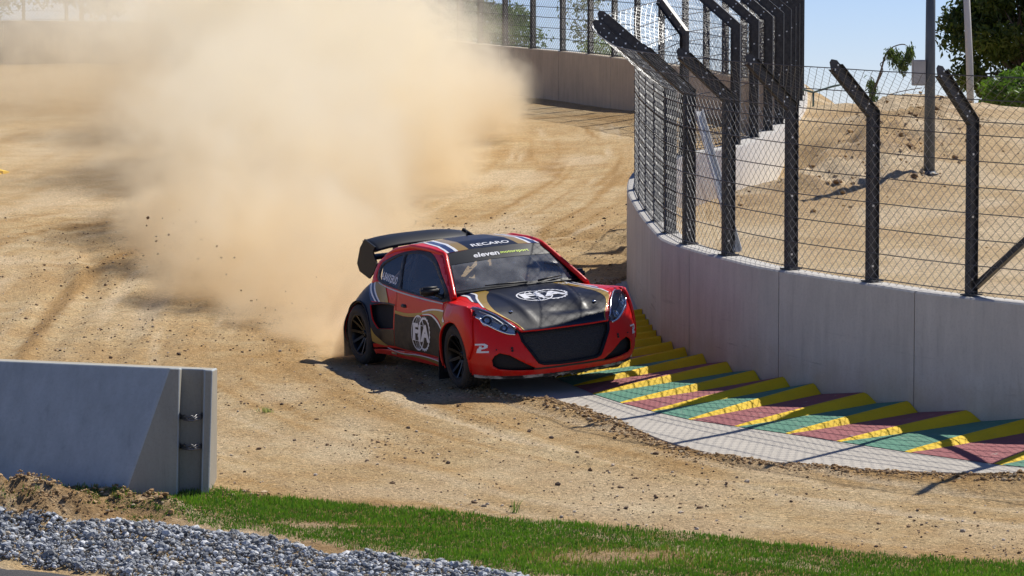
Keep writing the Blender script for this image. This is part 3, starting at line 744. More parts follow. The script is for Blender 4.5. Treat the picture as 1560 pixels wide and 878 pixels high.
Zr = np.array([tz(x, np.interp(x, asph_top[:, 0], asph_top[:, 1]))+SLOPE*(y-np.interp(x, asph_top[:, 0], asph_top[:, 1]))+.042 for x, y in zip(X, Y)])
R = np.full(len(X), .007)*RNG.uniform(.5, 1.6, len(X))
stones('gravel', np.stack([X, Y, Zr+R*.3], -1), R, M_BAL, label='small stone chips strayed onto the asphalt', cols=pick(len(X), [(1, (.4, .41, .42))]))
# grass
def leaf_mat(name):
    m = mat(name, (.07, .11, .03), .55, spec=.4); a = nd(m, 'ShaderNodeAttribute', attribute_name='tint'); setcol(m, a.outputs['Color'])
    bs = m.node_tree.nodes['Principled BSDF']; out = m.node_tree.nodes['Material Output']; tr = nd(m, 'ShaderNodeBsdfTranslucent'); ms = nd(m, 'ShaderNodeMixShader'); ms.inputs[0].default_value = .3
    c = mix(m, 1.0, a.outputs['Color'], (1.5, 1.7, .7), 'MULTIPLY'); ln(m, c, tr.inputs[0]); ln(m, bs.outputs[0], ms.inputs[1]); ln(m, tr.outputs[0], ms.inputs[2]); ln(m, ms.outputs[0], out.inputs[0]); return m
M_GRASS = leaf_mat('grass_blade')
def blades(name, X, Y, H, cols, label, lean=.35, wd=.004, kind='stuff', Z=None, parent=None):
    n = len(X)
    if Z is None: Z, _ = terrain(X, Y)
    th = RNG.uniform(0, 2*PI, n); dx, dy = np.cos(th), np.sin(th); la = RNG.uniform(0, lean, n)*H; ph = RNG.uniform(0, 2*PI, n); lx, ly = la*np.cos(ph), la*np.sin(ph)
    w_ = wd*RNG.uniform(.6, 1.3, n)
    b = np.stack([X, Y, Z-.01], -1); s = np.stack([dx*w_, dy*w_, 0*X], -1); m_ = b+np.stack([lx*.35, ly*.35, H*.6], -1); t = b+np.stack([lx, ly, H*1.0], -1)
    V = np.stack([b-s, b+s, m_+s*.75, m_-s*.75, t+s*.12, t-s*.12], 1).reshape(-1, 3); i = np.arange(n)*6
    Fc = np.concatenate([np.stack([i, i+1, i+2, i+3], -1), np.stack([i+3, i+2, i+4, i+5], -1)])
    me = npmesh(name, V, Fc); ca = me.color_attributes.new('tint', 'FLOAT_COLOR', 'POINT'); ca.data.foreach_set('color', np.repeat(cols.astype(np.float32), 6, axis=0).reshape(-1))
    o = link(name, me, M_GRASS, parent); tag(o, label, kind=kind); return o
n = 620000; X = RNG.uniform(-5.2, 5.6, n); Y = RNG.uniform(20.2, 25.8, n)
gt = above(X, Y, grass_top)+.05*vnoise(X*5, Y*5, 90)+.03*vnoise(X*14, Y*14, 91); ga = above(X, Y, grav_top)-.05-.12*vnoise(X*3, Y*3, 80)-.08*vnoise(X*7, Y*7, 92)
patch = vnoise(X*.9, Y*1.4, 93)+.5*vnoise(X*3, Y*4, 94)
bare = np.zeros(n)
for (px, py, rx, ry) in ((940, 848, .75, .30), (10, 785, .75, .3), (228, 780, .3, .14), (470, 800, .35, .10), (560, 800, .3, .08), (180, 772, .35, .08)):
    q = gp(px, py); bare = np.maximum(bare, np.exp(-(((X-q.x)/rx)**2+((Y-q.y)/ry)**2)*1.2))
dens = np.clip(1.3+.35*patch, .6, 1)*np.clip(-gt/.12+.15, 0, 1)*np.clip(ga/.25+.1, 0, 1)*np.clip(1-1.15*bare, .04, 1)
ok = (gt < 0.03) & (RNG.random(n) < dens); X, Y = X[ok], Y[ok]
g = np.clip(.5+.5*patch[ok]+RNG.normal(0, .25, len(X)), 0, 1)[:, None]; dry = (RNG.random(len(X)) < .03+.12*np.clip(-patch[ok], 0, 1)+.5*bare[ok])[:, None]
cols = (1-g)*np.array([.060, .155, .016])+g*np.array([.150, .265, .035]); cols = np.where(dry, np.array([.30, .24, .09])*RNG.uniform(.6, 1.1, (len(X), 1)), cols); cols = np.column_stack([cols, np.ones(len(X))])
print('grass', len(X))
blades('grass', X, Y, RNG.uniform(.014, .040, len(X))*(1+.3*patch[ok])*RNG.choice([1, 1, 1, 1.5], len(X)), cols, 'strip of short green grass along the near edge of the track')
# tufts of weed on the track
def tuft(px, py, n, h, col, label, spread=.05, Zf=None):
    q = gp(px, py) if Zf is None else Zf
    X = q.x+RNG.normal(0, spread, n); Y = q.y+RNG.normal(0, spread, n); c = np.column_stack([np.array(col)*RNG.uniform(.7, 1.3, (n, 1)), np.ones(n)])
    o = blades('weed_tuft', X-q.x, Y-q.y, RNG.uniform(.4, 1, n)*h, c, label, 1.0, .004, None, Z=(terrain(X, Y)[0]-tz(q.x, q.y)) if Zf is None else X*0)
    o.location = (q.x, q.y, tz(q.x, q.y) if Zf is None else q.z); o['category'] = 'weed'; return o
tuft(406, 631, 60, .07, (.28, .30, .16), 'pale grey-green weed tuft alone on the sandy track in front of the block', .035)
tuft(783, 778, 14, .16, (.10, .17, .04), 'thin tall weed stalks at the edge of the grass strip', .02)

# ================================================================ things behind the fence
def hit(px, py, d0=25, d1=120):
    d = d0
    while d < d1:
        p = at(px, py, d)
        if p.z < tz(p.x, p.y): return p
        d += .1
    return at(px, py, d1)
M_POLE = mat('grey_painted_pole', (.085, .10, .115), .5, .2); v = coords(M_POLE, scale=(4, 4, .6)); setcol(M_POLE, ramp(M_POLE, noise_(M_POLE, v, 3, 5), [(.3, (.06, .072, .083)), (.7, (.13, .145, .155))]))
M_PALE = mat('pale_pole_paint', (.55, .55, .53), .6)
b = hit(1415.5, 266)
db = (b.y*cp-(b.z-CAMZ)*sp_)
root = empty('lamp_pole', b); tag(root, 'tall dark grey steel pole standing on the sand mound behind the fence', 'pole')
topp = at(1419, -120, db); bm = bmesh.new(); tube(bm, [Vector((0, 0, -.2)), (topp-b)*.5, topp-b], [.078, .068, .060], 16); link('shaft', bm2me(bm, 'shaft'), M_POLE, root)
bm = bmesh.new(); lathe(bm, [(.10, 0), (.13, .0), (.13, .012), (.10, .015), (.082, .05)], 20, Matrix.Rotation(-PI/2, 4, 'X').inverted() @ Matrix.Scale(1, 4)); link('collar', bm2me(bm, 'collar'), M_POLE, root)
# grey sign box on the pole
M_BOX = mat('light_grey_box', (.42, .42, .41), .5); v = coords(M_BOX); setcol(M_BOX, ramp(M_BOX, noise_(M_BOX, v, 6, 4), [(.3, (.36, .36, .35)), (.7, (.47, .47, .455))]))
q = at(1399.5, 111, db); ppm = F/db; hw, hh = 10/ppm, 19.5/ppm
root = empty('switch_box', q); tag(root, 'small light grey box fixed to the side of the tall dark pole', 'box')
bm = bmesh.new(); box(bm, (-hw, -.06, -hh), (hw, .06, hh)); bmesh.ops.bevel(bm, geom=bm.edges[:], offset=.008, segments=2, affect='EDGES'); link('case', bm2me(bm, 'case'), M_BOX, root)
bm = bmesh.new(); box(bm, (-hw+.015, -.068, -hh+.02), (hw-.015, -.061, hh-.02)); link('door', bm2me(bm, 'door'), M_BOX, root)
bm = bmesh.new(); box(bm, (hw, -.02, -.02), (hw+.03, .02, .02)); box(bm, (hw, -.02, hh*.6), (hw+.03, .02, hh*.6+.03)); link('bracket', bm2me(bm, 'bracket'), M_POLE, root)
# pale pole in front of the tree
d = 57; a_, b_ = at(1466, -150, d), at(1477, 95, d); base_ = b_+(b_-a_)*1.1; base_.z = min(base_.z, tz(base_.x, base_.y))
bm = bmesh.new(); tube(bm, [Vector((0, 0, 0)), b_-base_, a_-base_], [.075, .07, .055], 12)
o = link('pole', bm2me(bm, 'pole'), M_PALE); o.location = base_; tag(o, 'thin pale pole standing against the big tree', 'pole')
# small forked rail on the crest
M_RAIL = mat('green_rail_paint', (.10, .17, .15), .5)
d = 50; root = empty('forked_rail', at(1239, 165, d)); tag(root, 'thin dark green forked handrail peeping over the crest of the mound', 'rail')
for nm, pts in (('upright', [(1239, 170), (1239, 141)]), ('crossbar', [(1203, 131), (1239, 141), (1268, 132), (1290, 127)])):
    bm = bmesh.new(); tube(bm, [at(x, y, d)-root.location for x, y in pts], .018, 8); link(nm, bm2me(bm, nm), M_RAIL, root)

# ================================================================ trees
M_BARK = mat('bark', (.16, .12, .085), .9); v = coords(M_BARK, scale=(6, 6, 1)); nb = noise_(M_BARK, v, 4, 6, .7); setcol(M_BARK, ramp(M_BARK, nb, [(.3, (.09, .065, .045)), (.7, (.24, .19, .14))])); bump(M_BARK, nb, .6, .02)
M_LEAF = leaf_mat('leaf')
def leaves(name, P, L, wr, cols, parent, down=.0):
    n = len(P); a = RNG.normal(size=(n, 3)); a[:, 2] -= down*2; a /= np.linalg.norm(a, axis=1, keepdims=True)
    b = np.cross(a, RNG.normal(size=(n, 3))); b /= np.linalg.norm(b, axis=1, keepdims=True); L = L[:, None]
    c = np.cross(a, b)*L*.12
    V = np.stack([P, P+a*L*.5+b*L*wr*.5+c, P+a*L, P+a*L*.5-b*L*wr*.5+c], 1).reshape(-1, 3); i = np.arange(n)*4
    me = npmesh(name, V, np.stack([i, i+1, i+2, i+3], -1)); ca = me.color_attributes.new('tint', 'FLOAT_COLOR', 'POINT'); ca.data.foreach_set('color', np.repeat(np.column_stack([cols, np.ones(n)]).astype(np.float32), 4, axis=0).reshape(-1))
    return link(name, me, M_LEAF, parent)
def tree(px, py, d, rx, rz, nleaf, L, label, seed, dark=(.035, .06, .015), light=(.11, .15, .03), clumps=40, group=None, sparse=1.0, wr=.45, down=0.2, name='tree', cat='tree', trunk_r=.14):
    """crown centre at photo direction px, py and distance d, half width rx, half height rz (metres)"""
    global RNG
    keep = RNG; RNG = np.random.default_rng(seed); rr = random.Random(seed)
    c = at(px, py, d); base = Vector((c.x+rr.uniform(-.3, .3), c.y, 0)); base.z = tz(base.x, base.y)-.1
    root = empty(name, base); tag(root, label, cat, group); cc = c-base
    bm = bmesh.new(); hub = Vector((cc.x*.5, 0, cc.z-rz*.75)); tube(bm, [Vector((0, 0, 0)), hub*.5+Vector((.08, 0, 0)), hub], [trunk_r, trunk_r*.8, trunk_r*.6], 8)
    cl = []
    for k in range(clumps):
        for _ in range(30):
            q = Vector((rr.uniform(-1, 1), rr.uniform(-1, 1), rr.uniform(-1, 1)))
            if .35 < q.length < 1: break
        p = cc+Vector((q.x*rx, q.y*rx*.8, q.z*rz)); cl.append((p, rr.uniform(.55, 1.25)))
        if k % 2 == 0:
            m = hub.lerp(p, .5)+Vector((rr.uniform(-.15, .15)*rx, rr.uniform(-.15, .15)*rx, .12*rz)); tube(bm, [hub, m, p], [trunk_r*.32, trunk_r*.18, trunk_r*.06], 5)
    link('trunk', bm2me(bm, 'trunk'), M_BARK, root)
    idx = RNG.integers(0, clumps, nleaf); cp_ = np.array([tuple(p) for p, _ in cl])[idx]; cr_ = np.array([s for _, s in cl])[idx]
    g = RNG.normal(size=(nleaf, 3)); g /= np.linalg.norm(g, axis=1, keepdims=True); g *= (RNG.random((nleaf, 1))**.45)
    R0 = rx/(clumps**(1/3))*1.25*sparse
    P = cp_+g*cr_[:, None]*R0*np.array([1, 1, .75])
    tone = np.random.default_rng(seed+5).random(clumps)[idx][:, None]*.6+RNG.random((nleaf, 1))*.4
    cols = (1-tone)*np.array(dark)+tone*np.array(light)
    leaves('crown', P, L*RNG.uniform(.6, 1.3, nleaf), wr, cols, root, down)
    RNG = keep; return root
tree(1580, 40, 60, 1.75, 1.9, 30000, .15, 'big dark green leafy tree rising behind the sand mound at the right border', 11, (.022, .045, .010), (.10, .135, .02), 110)
tree(1545, 142, 56, .62, .36, 6000, .11, 'bright green bushy shrub at the foot of the big tree', 12, (.06, .12, .02), (.14, .24, .04), 26, name='shrub', cat='shrub', trunk_r=.04)
FT = 'trees beyond the far wall'
tree(668, -4, 88, 1.7, 1.5, 20000, .17, 'dark green tree beyond the far fence half veiled by the dust', 13, (.025, .05, .015), (.08, .12, .03), 45, FT)
tree(738, 22, 90, 1.25, .8, 3800, .15, 'loose light green tree beside the edge of the dust cloud', 14, (.04, .08, .02), (.12, .19, .05), 30, FT, 1.1, trunk_r=.07)
tree(770, 55, 86, 1.0, .3, 1500, .13, 'low leafy sprays right above the far wall next to the dust', 15, (.05, .09, .02), (.13, .2, .05), 18, FT, 1.1, trunk_r=.04)
tree(905, 30, 90, .9, 1.0, 700, .14, 'thin bare-looking tree with sparse twigs beyond the far fence', 16, (.05, .08, .04), (.12, .15, .08), 22, FT, 1.2, trunk_r=.05)
tree(918, 82, 84, .75, .28, 1300, .11, 'low green bush on the far wall just left of the leaning fence arms', 17, (.05, .10, .02), (.14, .22, .05), 14, FT, 1.1, trunk_r=.03)
for k, (px, rx, lb) in enumerate(((-60, 2.6, 'dark tree far off at the top left corner in the dust haze'), (130, 2.2, 'dim grey-green tree at the top left seen through thin dust'), (300, 2.2, 'dim green tree at the top nearly lost in the dust'), (470, 2.4, 'dark tree at the top hidden behind the thickest dust'))):
    tree(px, -45, 105, rx, 1.5, 9000, .22, lb, 30+k, (.03, .055, .02), (.08, .12, .03), 40, FT)
# leaning sapling with drooping leaves on the crest
def sapling():
    d = 50; P0 = at(1322, 168, d); root = empty('sapling', P0); tag(root, 'thin bent sapling with drooping leaves on the crest of the mound', 'tree'); f = lambda x, y, dd=0: at(x, y, d+dd)-P0
    bm = bmesh.new()
    tube(bm, smoothpoly([f(1322, 172), f(1333, 135), f(1341, 112), f(1347, 90), f(1352, 79), f(1362, 71), (f(1378, 68)), f(1388, 78)], 4), [.022]*9+[.016]*8+[.010]*8+[.006]*4, 6)
    for pts in ([(1336, 128), (1345, 108), (1341, 98), (1349, 92)], [(1340, 155), (1355, 145), (1375, 139), (1405, 134)], [(1334, 132), (1330, 120), (1327, 118)], [(1345, 150), (1362, 153), (1378, 150)]):
        tube(bm, smoothpoly([f(*p) for p in pts], 4), .008, 5)
    link('trunk', bm2me(bm, 'trunk'), M_BARK, root)
    cs = [(1356, 82, 7, 9, 150), (1365, 88, 9, 12, 260), (1376, 98, 7, 14, 240), (1385, 84, 6, 12, 200), (1388, 78, 5, 9, 80), (1329, 135, 7, 12, 150), (1332, 148, 6, 8, 80), (1371, 152, 4, 6, 50), (1388, 151, 4, 4, 40), (1326, 125, 3, 8, 40)]
    P = np.concatenate([np.array([tuple(f(x+RNG.normal()*rx*.5, y+RNG.normal()*ry*.5-2, RNG.normal()*.1)) for _ in range(n)]) for x, y, rx, ry, n in cs]); n = len(P)
    t = RNG.random((n, 1)); leaves('crown', P, RNG.uniform(.05, .11, n), .28, (1-t)*np.array([.03, .055, .02])+t*np.array([.12, .16, .06]), root, 1.3)
sapling()
# ================================================================ rally car (built in its own frame: x forward, y to its left, z up)
def dusty(m, col_sock, z0=.12, z1=.55, amt=.75, sand=(.40, .29, .17)):
    v = coords(m); sx = nd(m, 'ShaderNodeSeparateXYZ'); ln(m, v, sx.inputs[0])
    n = noise_(m, v, 5, 6, .7); n2 = noise_(m, v, 60, 3, .8)
    zf = nd(m, 'ShaderNodeMapRange'); zf.inputs[1].default_value = z1; zf.inputs[2].default_value = z0; ln(m, sx.outputs[2], zf.inputs[0])
    f = mth(m, 'MULTIPLY', mth(m, 'MULTIPLY', zf.outputs[0], ramp(m, n, [(.35, .0), (.72, 1.0)])), amt)
    f = mth(m, 'ADD', f, mth(m, 'MULTIPLY', ramp(m, n2, [(.62, .0), (.75, 1.0)]), .10), True)
    c = mix(m, f, col_sock, sand); setcol(m, c)
    r = mth(m, 'ADD', mth(m, 'MULTIPLY', f, .6), m.node_tree.nodes['Principled BSDF'].inputs['Roughness'].default_value, True)
    ln(m, r, m.node_tree.nodes['Principled BSDF'].inputs['Roughness']); ln(m, mth(m, 'SUBTRACT', m.node_tree.nodes['Principled BSDF'].inputs['Coat Weight'].default_value, f, True), m.node_tree.nodes['Principled BSDF'].inputs['Coat Weight'])
def paint(name, c, rough=.38, coat=.8, metal=0, amt=.7, z1=.5):
    m = mat(name, c, rough, metal, coat, spec=.22); dusty(m, c, z1=z1, amt=amt)
    nz = noise_(m, coords(m), 9, 3, .6); bump(m, nz, .12, .01); return m
P_RED = paint('red_paint', (.66, .008, .005), .36, .22, amt=.22); P_BLK = paint('black_livery', (.004, .006, .015), .36, .0, amt=.1)
P_BRN = paint('dusty_black_livery', (.012, .009, .007), .5, .05, amt=.35, z1=1.0)
P_GOLD = paint('gold_livery', (.34, .215, .035), .42, .5, .25); P_WHT = paint('white_livery', (.78, .78, .80), .4, .4, amt=.4)
P_NAVY = paint('navy_livery', (.02, .028, .085), .35, .6); P_LIME = mat('lime_print', (.55, .75, .03), .5); P_GREY = mat('grey_blue_stripe', (.42, .52, .60), .4)
M_TRIM = mat('black_plastic_trim', (.012, .012, .013), .5); M_CARB = mat('carbon_black', (.008, .011, .018), .45, 0, 0, .15)
M_RUB = mat('tyre_rubber', (.022, .021, .020), .85); dusty(M_RUB, (.022, .021, .020), -2, 1.2, .8, (.22, .16, .10))
M_RIM = mat('black_rim', (.014, .014, .015), .35, .6); M_CHR = mat('bright_reflector', (.75, .76, .78), .12, 1); M_DARK = mat('dark_interior', (.012, .012, .014), .8)
M_GRL = mat('grille_mesh_black', (.016, .016, .017), .55)
vg = coords(M_GRL, scale=(1, 1, 1)); vo = nd(M_GRL, 'ShaderNodeTexVoronoi'); vo.inputs['Scale'].default_value = 75; ln(M_GRL, vg, vo.inputs['Vector'])
setcol(M_GRL, ramp(M_GRL, vo.outputs['Distance'], [(.25, (.004, .004, .004)), (.5, (.020, .020, .021))])); bump(M_GRL, vo.outputs['Distance'], 1.0, .004)
M_LAMP = mat('lamp_housing', (.40, .42, .44), .3, .8)
M_RAW = mat('scraped_edge', (.45, .42, .38), .7); v = coords(M_RAW, scale=(1, 1, 3)); setcol(M_RAW, ramp(M_RAW, noise_(M_RAW, v, 6, 5, .7), [(.48, (.02, .018, .016)), (.60, (.42, .38, .32))]))
def glass_mat(name, tint, refl=1.45, haze=0.0):
    m = bpy.data.materials.new(name); m.use_nodes = True; nt = m.node_tree; nt.nodes.clear()
    o = nt.nodes.new('ShaderNodeOutputMaterial'); t = nt.nodes.new('ShaderNodeBsdfTransparent'); t.inputs[0].default_value = (*tint, 1)
    g = nt.nodes.new('ShaderNodeBsdfGlossy'); g.inputs['Roughness'].default_value = .04; fr = nt.nodes.new('ShaderNodeFresnel'); fr.inputs[0].default_value = refl
    x = nt.nodes.new('ShaderNodeMixShader'); nt.links.new(fr.outputs[0], x.inputs[0]); nt.links.new(t.outputs[0], x.inputs[1]); nt.links.new(g.outputs[0], x.inputs[2])
    d = nt.nodes.new('ShaderNodeBsdfDiffuse'); d.inputs[0].default_value = (.50, .50, .50, 1); y = nt.nodes.new('ShaderNodeMixShader')  # grey diffuse layer: reflected sky painted into the glass, weighted by haze
    tc = nt.nodes.new('ShaderNodeTexCoord'); nz = nt.nodes.new('ShaderNodeTexNoise'); nz.inputs['Scale'].default_value = 3.5; nz.inputs['Detail'].default_value = 5; nt.links.new(tc.outputs['Object'], nz.inputs[0])
    mr = nt.nodes.new('ShaderNodeMapRange'); mr.inputs[1].default_value = .35; mr.inputs[2].default_value = .7; mr.inputs[3].default_value = haze*.4; mr.inputs[4].default_value = haze*1.6; nt.links.new(nz.outputs[0], mr.inputs[0]); nt.links.new(mr.outputs[0], y.inputs[0])
    nt.links.new(x.outputs[0], y.inputs[1]); nt.links.new(d.outputs[0], y.inputs[2]); nt.links.new(y.outputs[0], o.inputs[0]); return m
G_WIND = glass_mat('windscreen_glass', (.72, .76, .76), 2.0, .26); G_SIDE = glass_mat('side_window_glass', (.80, .82, .85), 1.5, .05); G_CLEAR = glass_mat('clear_lamp_glass', (.93, .95, .96), 1.7, .02)

car = bpy.data.objects.new('rally_car', None); C.objects.link(car); car.matrix_world = CARM; car.empty_display_size = .3
tag(car, 'red and black rally car with gold stripes sliding onto the striped kerb', 'car')
# ---- wrap-round lower body
COLS = [ # base x,y | top x,y,z | bottom z | p (how sharply the shoulder turns)
 (2.05, 0, 1.985, 0, .60, .135, 1.3), (2.04, .30, 1.975, .30, .605, .135, 1.3), (2.00, .53, 1.935, .52, .625, .14, 1.3), (1.93, .72, 1.84, .68, .70, .15, 1.4),
 (1.82, .86, 1.72, .80, .80, .16, 1.7), (1.70, .925, 1.61, .875, .855, .17, 2.6), (1.58, .945, 1.50, .895, .865, .17, 3.0), (1.27, .945, 1.27, .885, .86, .17, 3.0),
 (1.00, .940, 1.04, .85, .855, .17, 2.6), (.885, .905, .90, .805, .85, .16, 1.8), (.80, .855, .78, .795, .835, .15, 1.6), (.30, .85, .3, .79, .845, .15, 1.6),
 (-.35, .852, -.35, .785, .868, .15, 1.6), (-.72, .865, -.75, .775, .895, .15, 1.6), (-.92, .925, -.95, .765, .925, .16, 1.5), (-1.27, .945, -1.21, .775, .865, .17, 1.8),
 (-1.60, .935, -1.50, .80, .70, .18, 2.0), (-1.75, .86, -1.67, .70, .62, .20, 1.6), (-1.87, .6, -1.80, .48, .60, .22, 1.4), (-1.91, 0, -1.84, 0, .60, .22, 1.4)]
CA = np.array(COLS); _fu = np.linspace(0, len(COLS)-1, (len(COLS)-1)*40+1)
def crom(A, u):
    i = np.clip(np.floor(u).astype(int), 0, len(A)-2); t = (u-i)[:, None]; g = lambda k: A[np.clip(k, 0, len(A)-1)]
    p0, p1, p2, p3 = g(i-1), g(i), g(i+1), g(i+2); p0 = np.where((i == 0)[:, None], A[1]*np.array([1, -1, 1, -1, 1, 1, 1]), p0)
    return .5*(2*p1+(p2-p0)*t+(2*p0-5*p1+4*p2-p3)*t*t+(-p0+3*p1-3*p2+p3)*t**3)
_FC = crom(CA, _fu); _arc = np.r_[0, np.cumsum(np.hypot(np.diff(_FC[:, 0]), np.diff(_FC[:, 1])))]
UMAX = _arc[-1]
def zt_(U): return np.interp(U, _arc, _FC[:, 4])
def zb_(U): return np.interp(U, _arc, _FC[:, 5])
def body(U, Z, off=0.0, side=-1):
    U = np.asarray(U, float); Z = np.asarray(Z, float)
    def ev(U, Z):
        c = [np.interp(U, _arc, _FC[:, k]) for k in range(7)]
        t = np.clip((Z-c[5])/(c[4]-c[5]), 0, 1); w_ = np.clip((t-.30)/.70, 0, 1)**c[6]
        ins = np.clip((.22-t)/.22, 0, 1)**1.6
        crease = .010*np.exp(-((Z-.50)/.05)**2)*np.clip((U-0)/.5, 0, 1)
        x = c[0]*(1-w_)+c[2]*w_; y = c[1]*(1-w_)+c[3]*w_
        x = x-ins*.05*np.where(np.abs(c[0]) > 1.5, np.sign(c[0]), 0); y = y-ins*.035*np.clip(c[1]*4, 0, 1)
        return np.stack([x, y, np.clip(Z, c[5]-.02, c[4])], -1)
    P = ev(U, Z)
    if off:
        e = 2e-3; du = ev(U+e, Z)-ev(U-e, Z); dz = ev(U, np.minimum(Z, zt_(U)-.004)+e)-ev(U, np.minimum(Z, zt_(U)-.004)-e); n = np.cross(du, dz); n /= np.linalg.norm(n, axis=-1, keepdims=True)+1e-9
        ctr = np.stack([np.clip(P[:, 0], -1.2, 1.2), 0*P[:, 1], P[:, 2]*0+.4], -1); s = np.sign(np.sum(n*(P-ctr), -1, keepdims=True)); P = P+n*s*off
    P[:, 1] *= 1 if side > 0 else -1
    return P
def sU(x, z=.5):
    """U for a side-view position x at height z"""
    x = np.atleast_1d(np.asarray(x, float)); z = np.broadcast_to(np.asarray(z, float), x.shape)
    U0 = np.interp(-x, -_FC[:, 0], _arc); 
    for _ in range(6):
        e = body(U0, z)[:, 0]-x; U0 = np.clip(U0+e*.8, 0, UMAX)
    return U0
def fU(y, z=.4):
    y = np.atleast_1d(np.asarray(y, float)); z = np.broadcast_to(np.asarray(z, float), y.shape); h = _arc < _arc[240]
    U0 = np.interp(y, _FC[h, 1], _arc[h])
    for _ in range(6):
        e = y+body(U0, z)[:, 1]; U0 = np.clip(U0+e*.8, 0, UMAX)
    return U0
def SP(pts): a = np.array(pts, float); return list(zip(sU(a[:, 0], a[:, 1]), a[:, 1]))
def FP(pts): a = np.array(pts, float); return list(zip(fU(np.abs(a[:, 0]), a[:, 1]), a[:, 1]))
# ---- flat outlines -> gridded 2D sheet -> wrapped on a surface
def fill2d(outlines, g=.04, text=None, xf=None):
    if text is None:
        cu = bpy.data.curves.new('tmp', 'CURVE'); cu.dimensions = '2D'; cu.fill_mode = 'BOTH'
        for ol in outlines:
            s = cu.splines.new('POLY'); s.points.add(len(ol)-1); s.use_cyclic_u = True
            for p, q in zip(s.points, ol): p.co = (q[0], q[1], 0, 1)
    else:
        cu = bpy.data.curves.new('tmp', 'FONT'); cu.body = text['s']; cu.size = 1; cu.align_x = 'CENTER'; cu.align_y = 'CENTER'; cu.offset = text.get('bold', 0); cu.shear = text.get('shear', 0); cu.resolution_u = 3
        cu.space_character = text.get('space', 1)
    ob = bpy.data.objects.new('tmp', cu); me = ob.to_mesh(); bm = bmesh.new(); bm.from_mesh(me); ob.to_mesh_clear(); bpy.data.objects.remove(ob); bpy.data.curves.remove(cu)
    bmesh.ops.remove_doubles(bm, verts=bm.verts, dist=1e-5)
    if xf:
        for v in bm.verts: v.co = Vector((*xf(v.co.x, v.co.y), 0))
    if not bm.verts: return bm
    for ax in (0, 1):
        lo = min(v.co[ax] for v in bm.verts); hi = max(v.co[ax] for v in bm.verts); k = math.ceil((lo+1e-6)/g)*g
        while k < hi-1e-6:
            co = [0, 0, 0]; co[ax] = k; no = [0, 0, 0]; no[ax] = 1
            bmesh.ops.bisect_plane(bm, geom=bm.verts[:]+bm.edges[:]+bm.faces[:], plane_co=co, plane_no=no); k += g
    return bm
def wrap(bm, fn, thick=0, flip=None):
    """fn(u array, v array) -> points"""
    co = np.array([v.co[:] for v in bm.verts]); P = fn(co[:, 0], co[:, 1])
    for v, p in zip(bm.verts, P): v.co = p
    bm.normal_update()
    return bm
def out_fix(bm, ctr=(0, 0, .5)):
    s = 0
    for f in bm.faces: c = f.calc_center_median(); s += f.normal.dot(c-Vector(ctr))*f.calc_area()
    if s < 0: bmesh.ops.reverse_faces(bm, faces=bm.faces)
def panel(name, parts, m, thick=.012, parent=None, smooth=True, mi=None):
    """parts: list of bmeshes already wrapped, merged to one mesh"""
    out = bmesh.new()
    for b in parts:
        out_fix(b, (0, 0, .45)); t = bpy.data.meshes.new('t'); b.to_mesh(t); b.free(); out.from_mesh(t); bpy.data.meshes.remove(t)
    bmesh.ops.remove_doubles(out, verts=out.verts, dist=1e-4)
    o = link(name, bm2me(out, name, smooth), m, parent or car)
    if thick:
        md = o.modifiers.new('thickness', 'SOLIDIFY'); md.thickness = thick; md.offset = -1
    return o
BODY = lambda side, off=0.0: (lambda U, Z: body(U, Z, off, side))
def circ(cx_, cz, R, a0, a1, n=26): return [(cx_+R*math.cos(math.radians(a0+(a1-a0)*k/n)), cz+R*math.sin(math.radians(a0+(a1-a0)*k/n))) for k in range(n+1)]
def topl(U0, U1, n=16, d=0): return [(u, float(zt_(u))+.0-d) for u in np.linspace(U0, U1, n)]
def botl(U0, U1, n=16): return [(u, float(zb_(u))) for u in np.linspace(U0, U1, n)]
AR, AZ = .372, .315
def sm(pts, n=5, closed=False): return [(p.x, p.y) for p in smoothpoly([Vector((a, b, 0)) for a, b in pts], n, closed)]
uS = float(sU(1.665, .5)[0]); uD0 = float(sU(.835, .5)[0]); uD1 = float(sU(-.42, .5)[0]); uR = float(sU(-1.70, .5)[0])
gr = FP([(.50, .575), (.485, .50), (.41, .385), (.345, .275), (.30, .255), (.12, .245)])
hl_low = FP([(.545, .572), (.62, .585), (.70, .625), (.77, .675), (.815, .705)]) + SP([(1.735, .738), (1.69, .765)])
def bumper_half(s):
    ol = [(0, .245)]+[p for p in gr[::-1]]+[(gr[0][0], .61)]+hl_low+[(uS, float(zt_(uS))-.045), (uS, float(zb_(uS)))]+botl(uS, 0, 30)[1:]
    intake = FP([(.795, .335), (.77, .375), (.72, .400), (.63, .372), (.50, .285), (.385, .222), (.40, .197), (.60, .212), (.74, .235), (.79, .27)])
    slot = [(0, .203)] + FP([(.20, .203), (.36, .205)]) + FP([(.36, .216), (.2, .216)]) + [(0, .216)]
    return wrap(fill2d([ol, intake], .035), BODY(s))
panel('front_bumper', [bumper_half(-1), bumper_half(1)], P_RED)
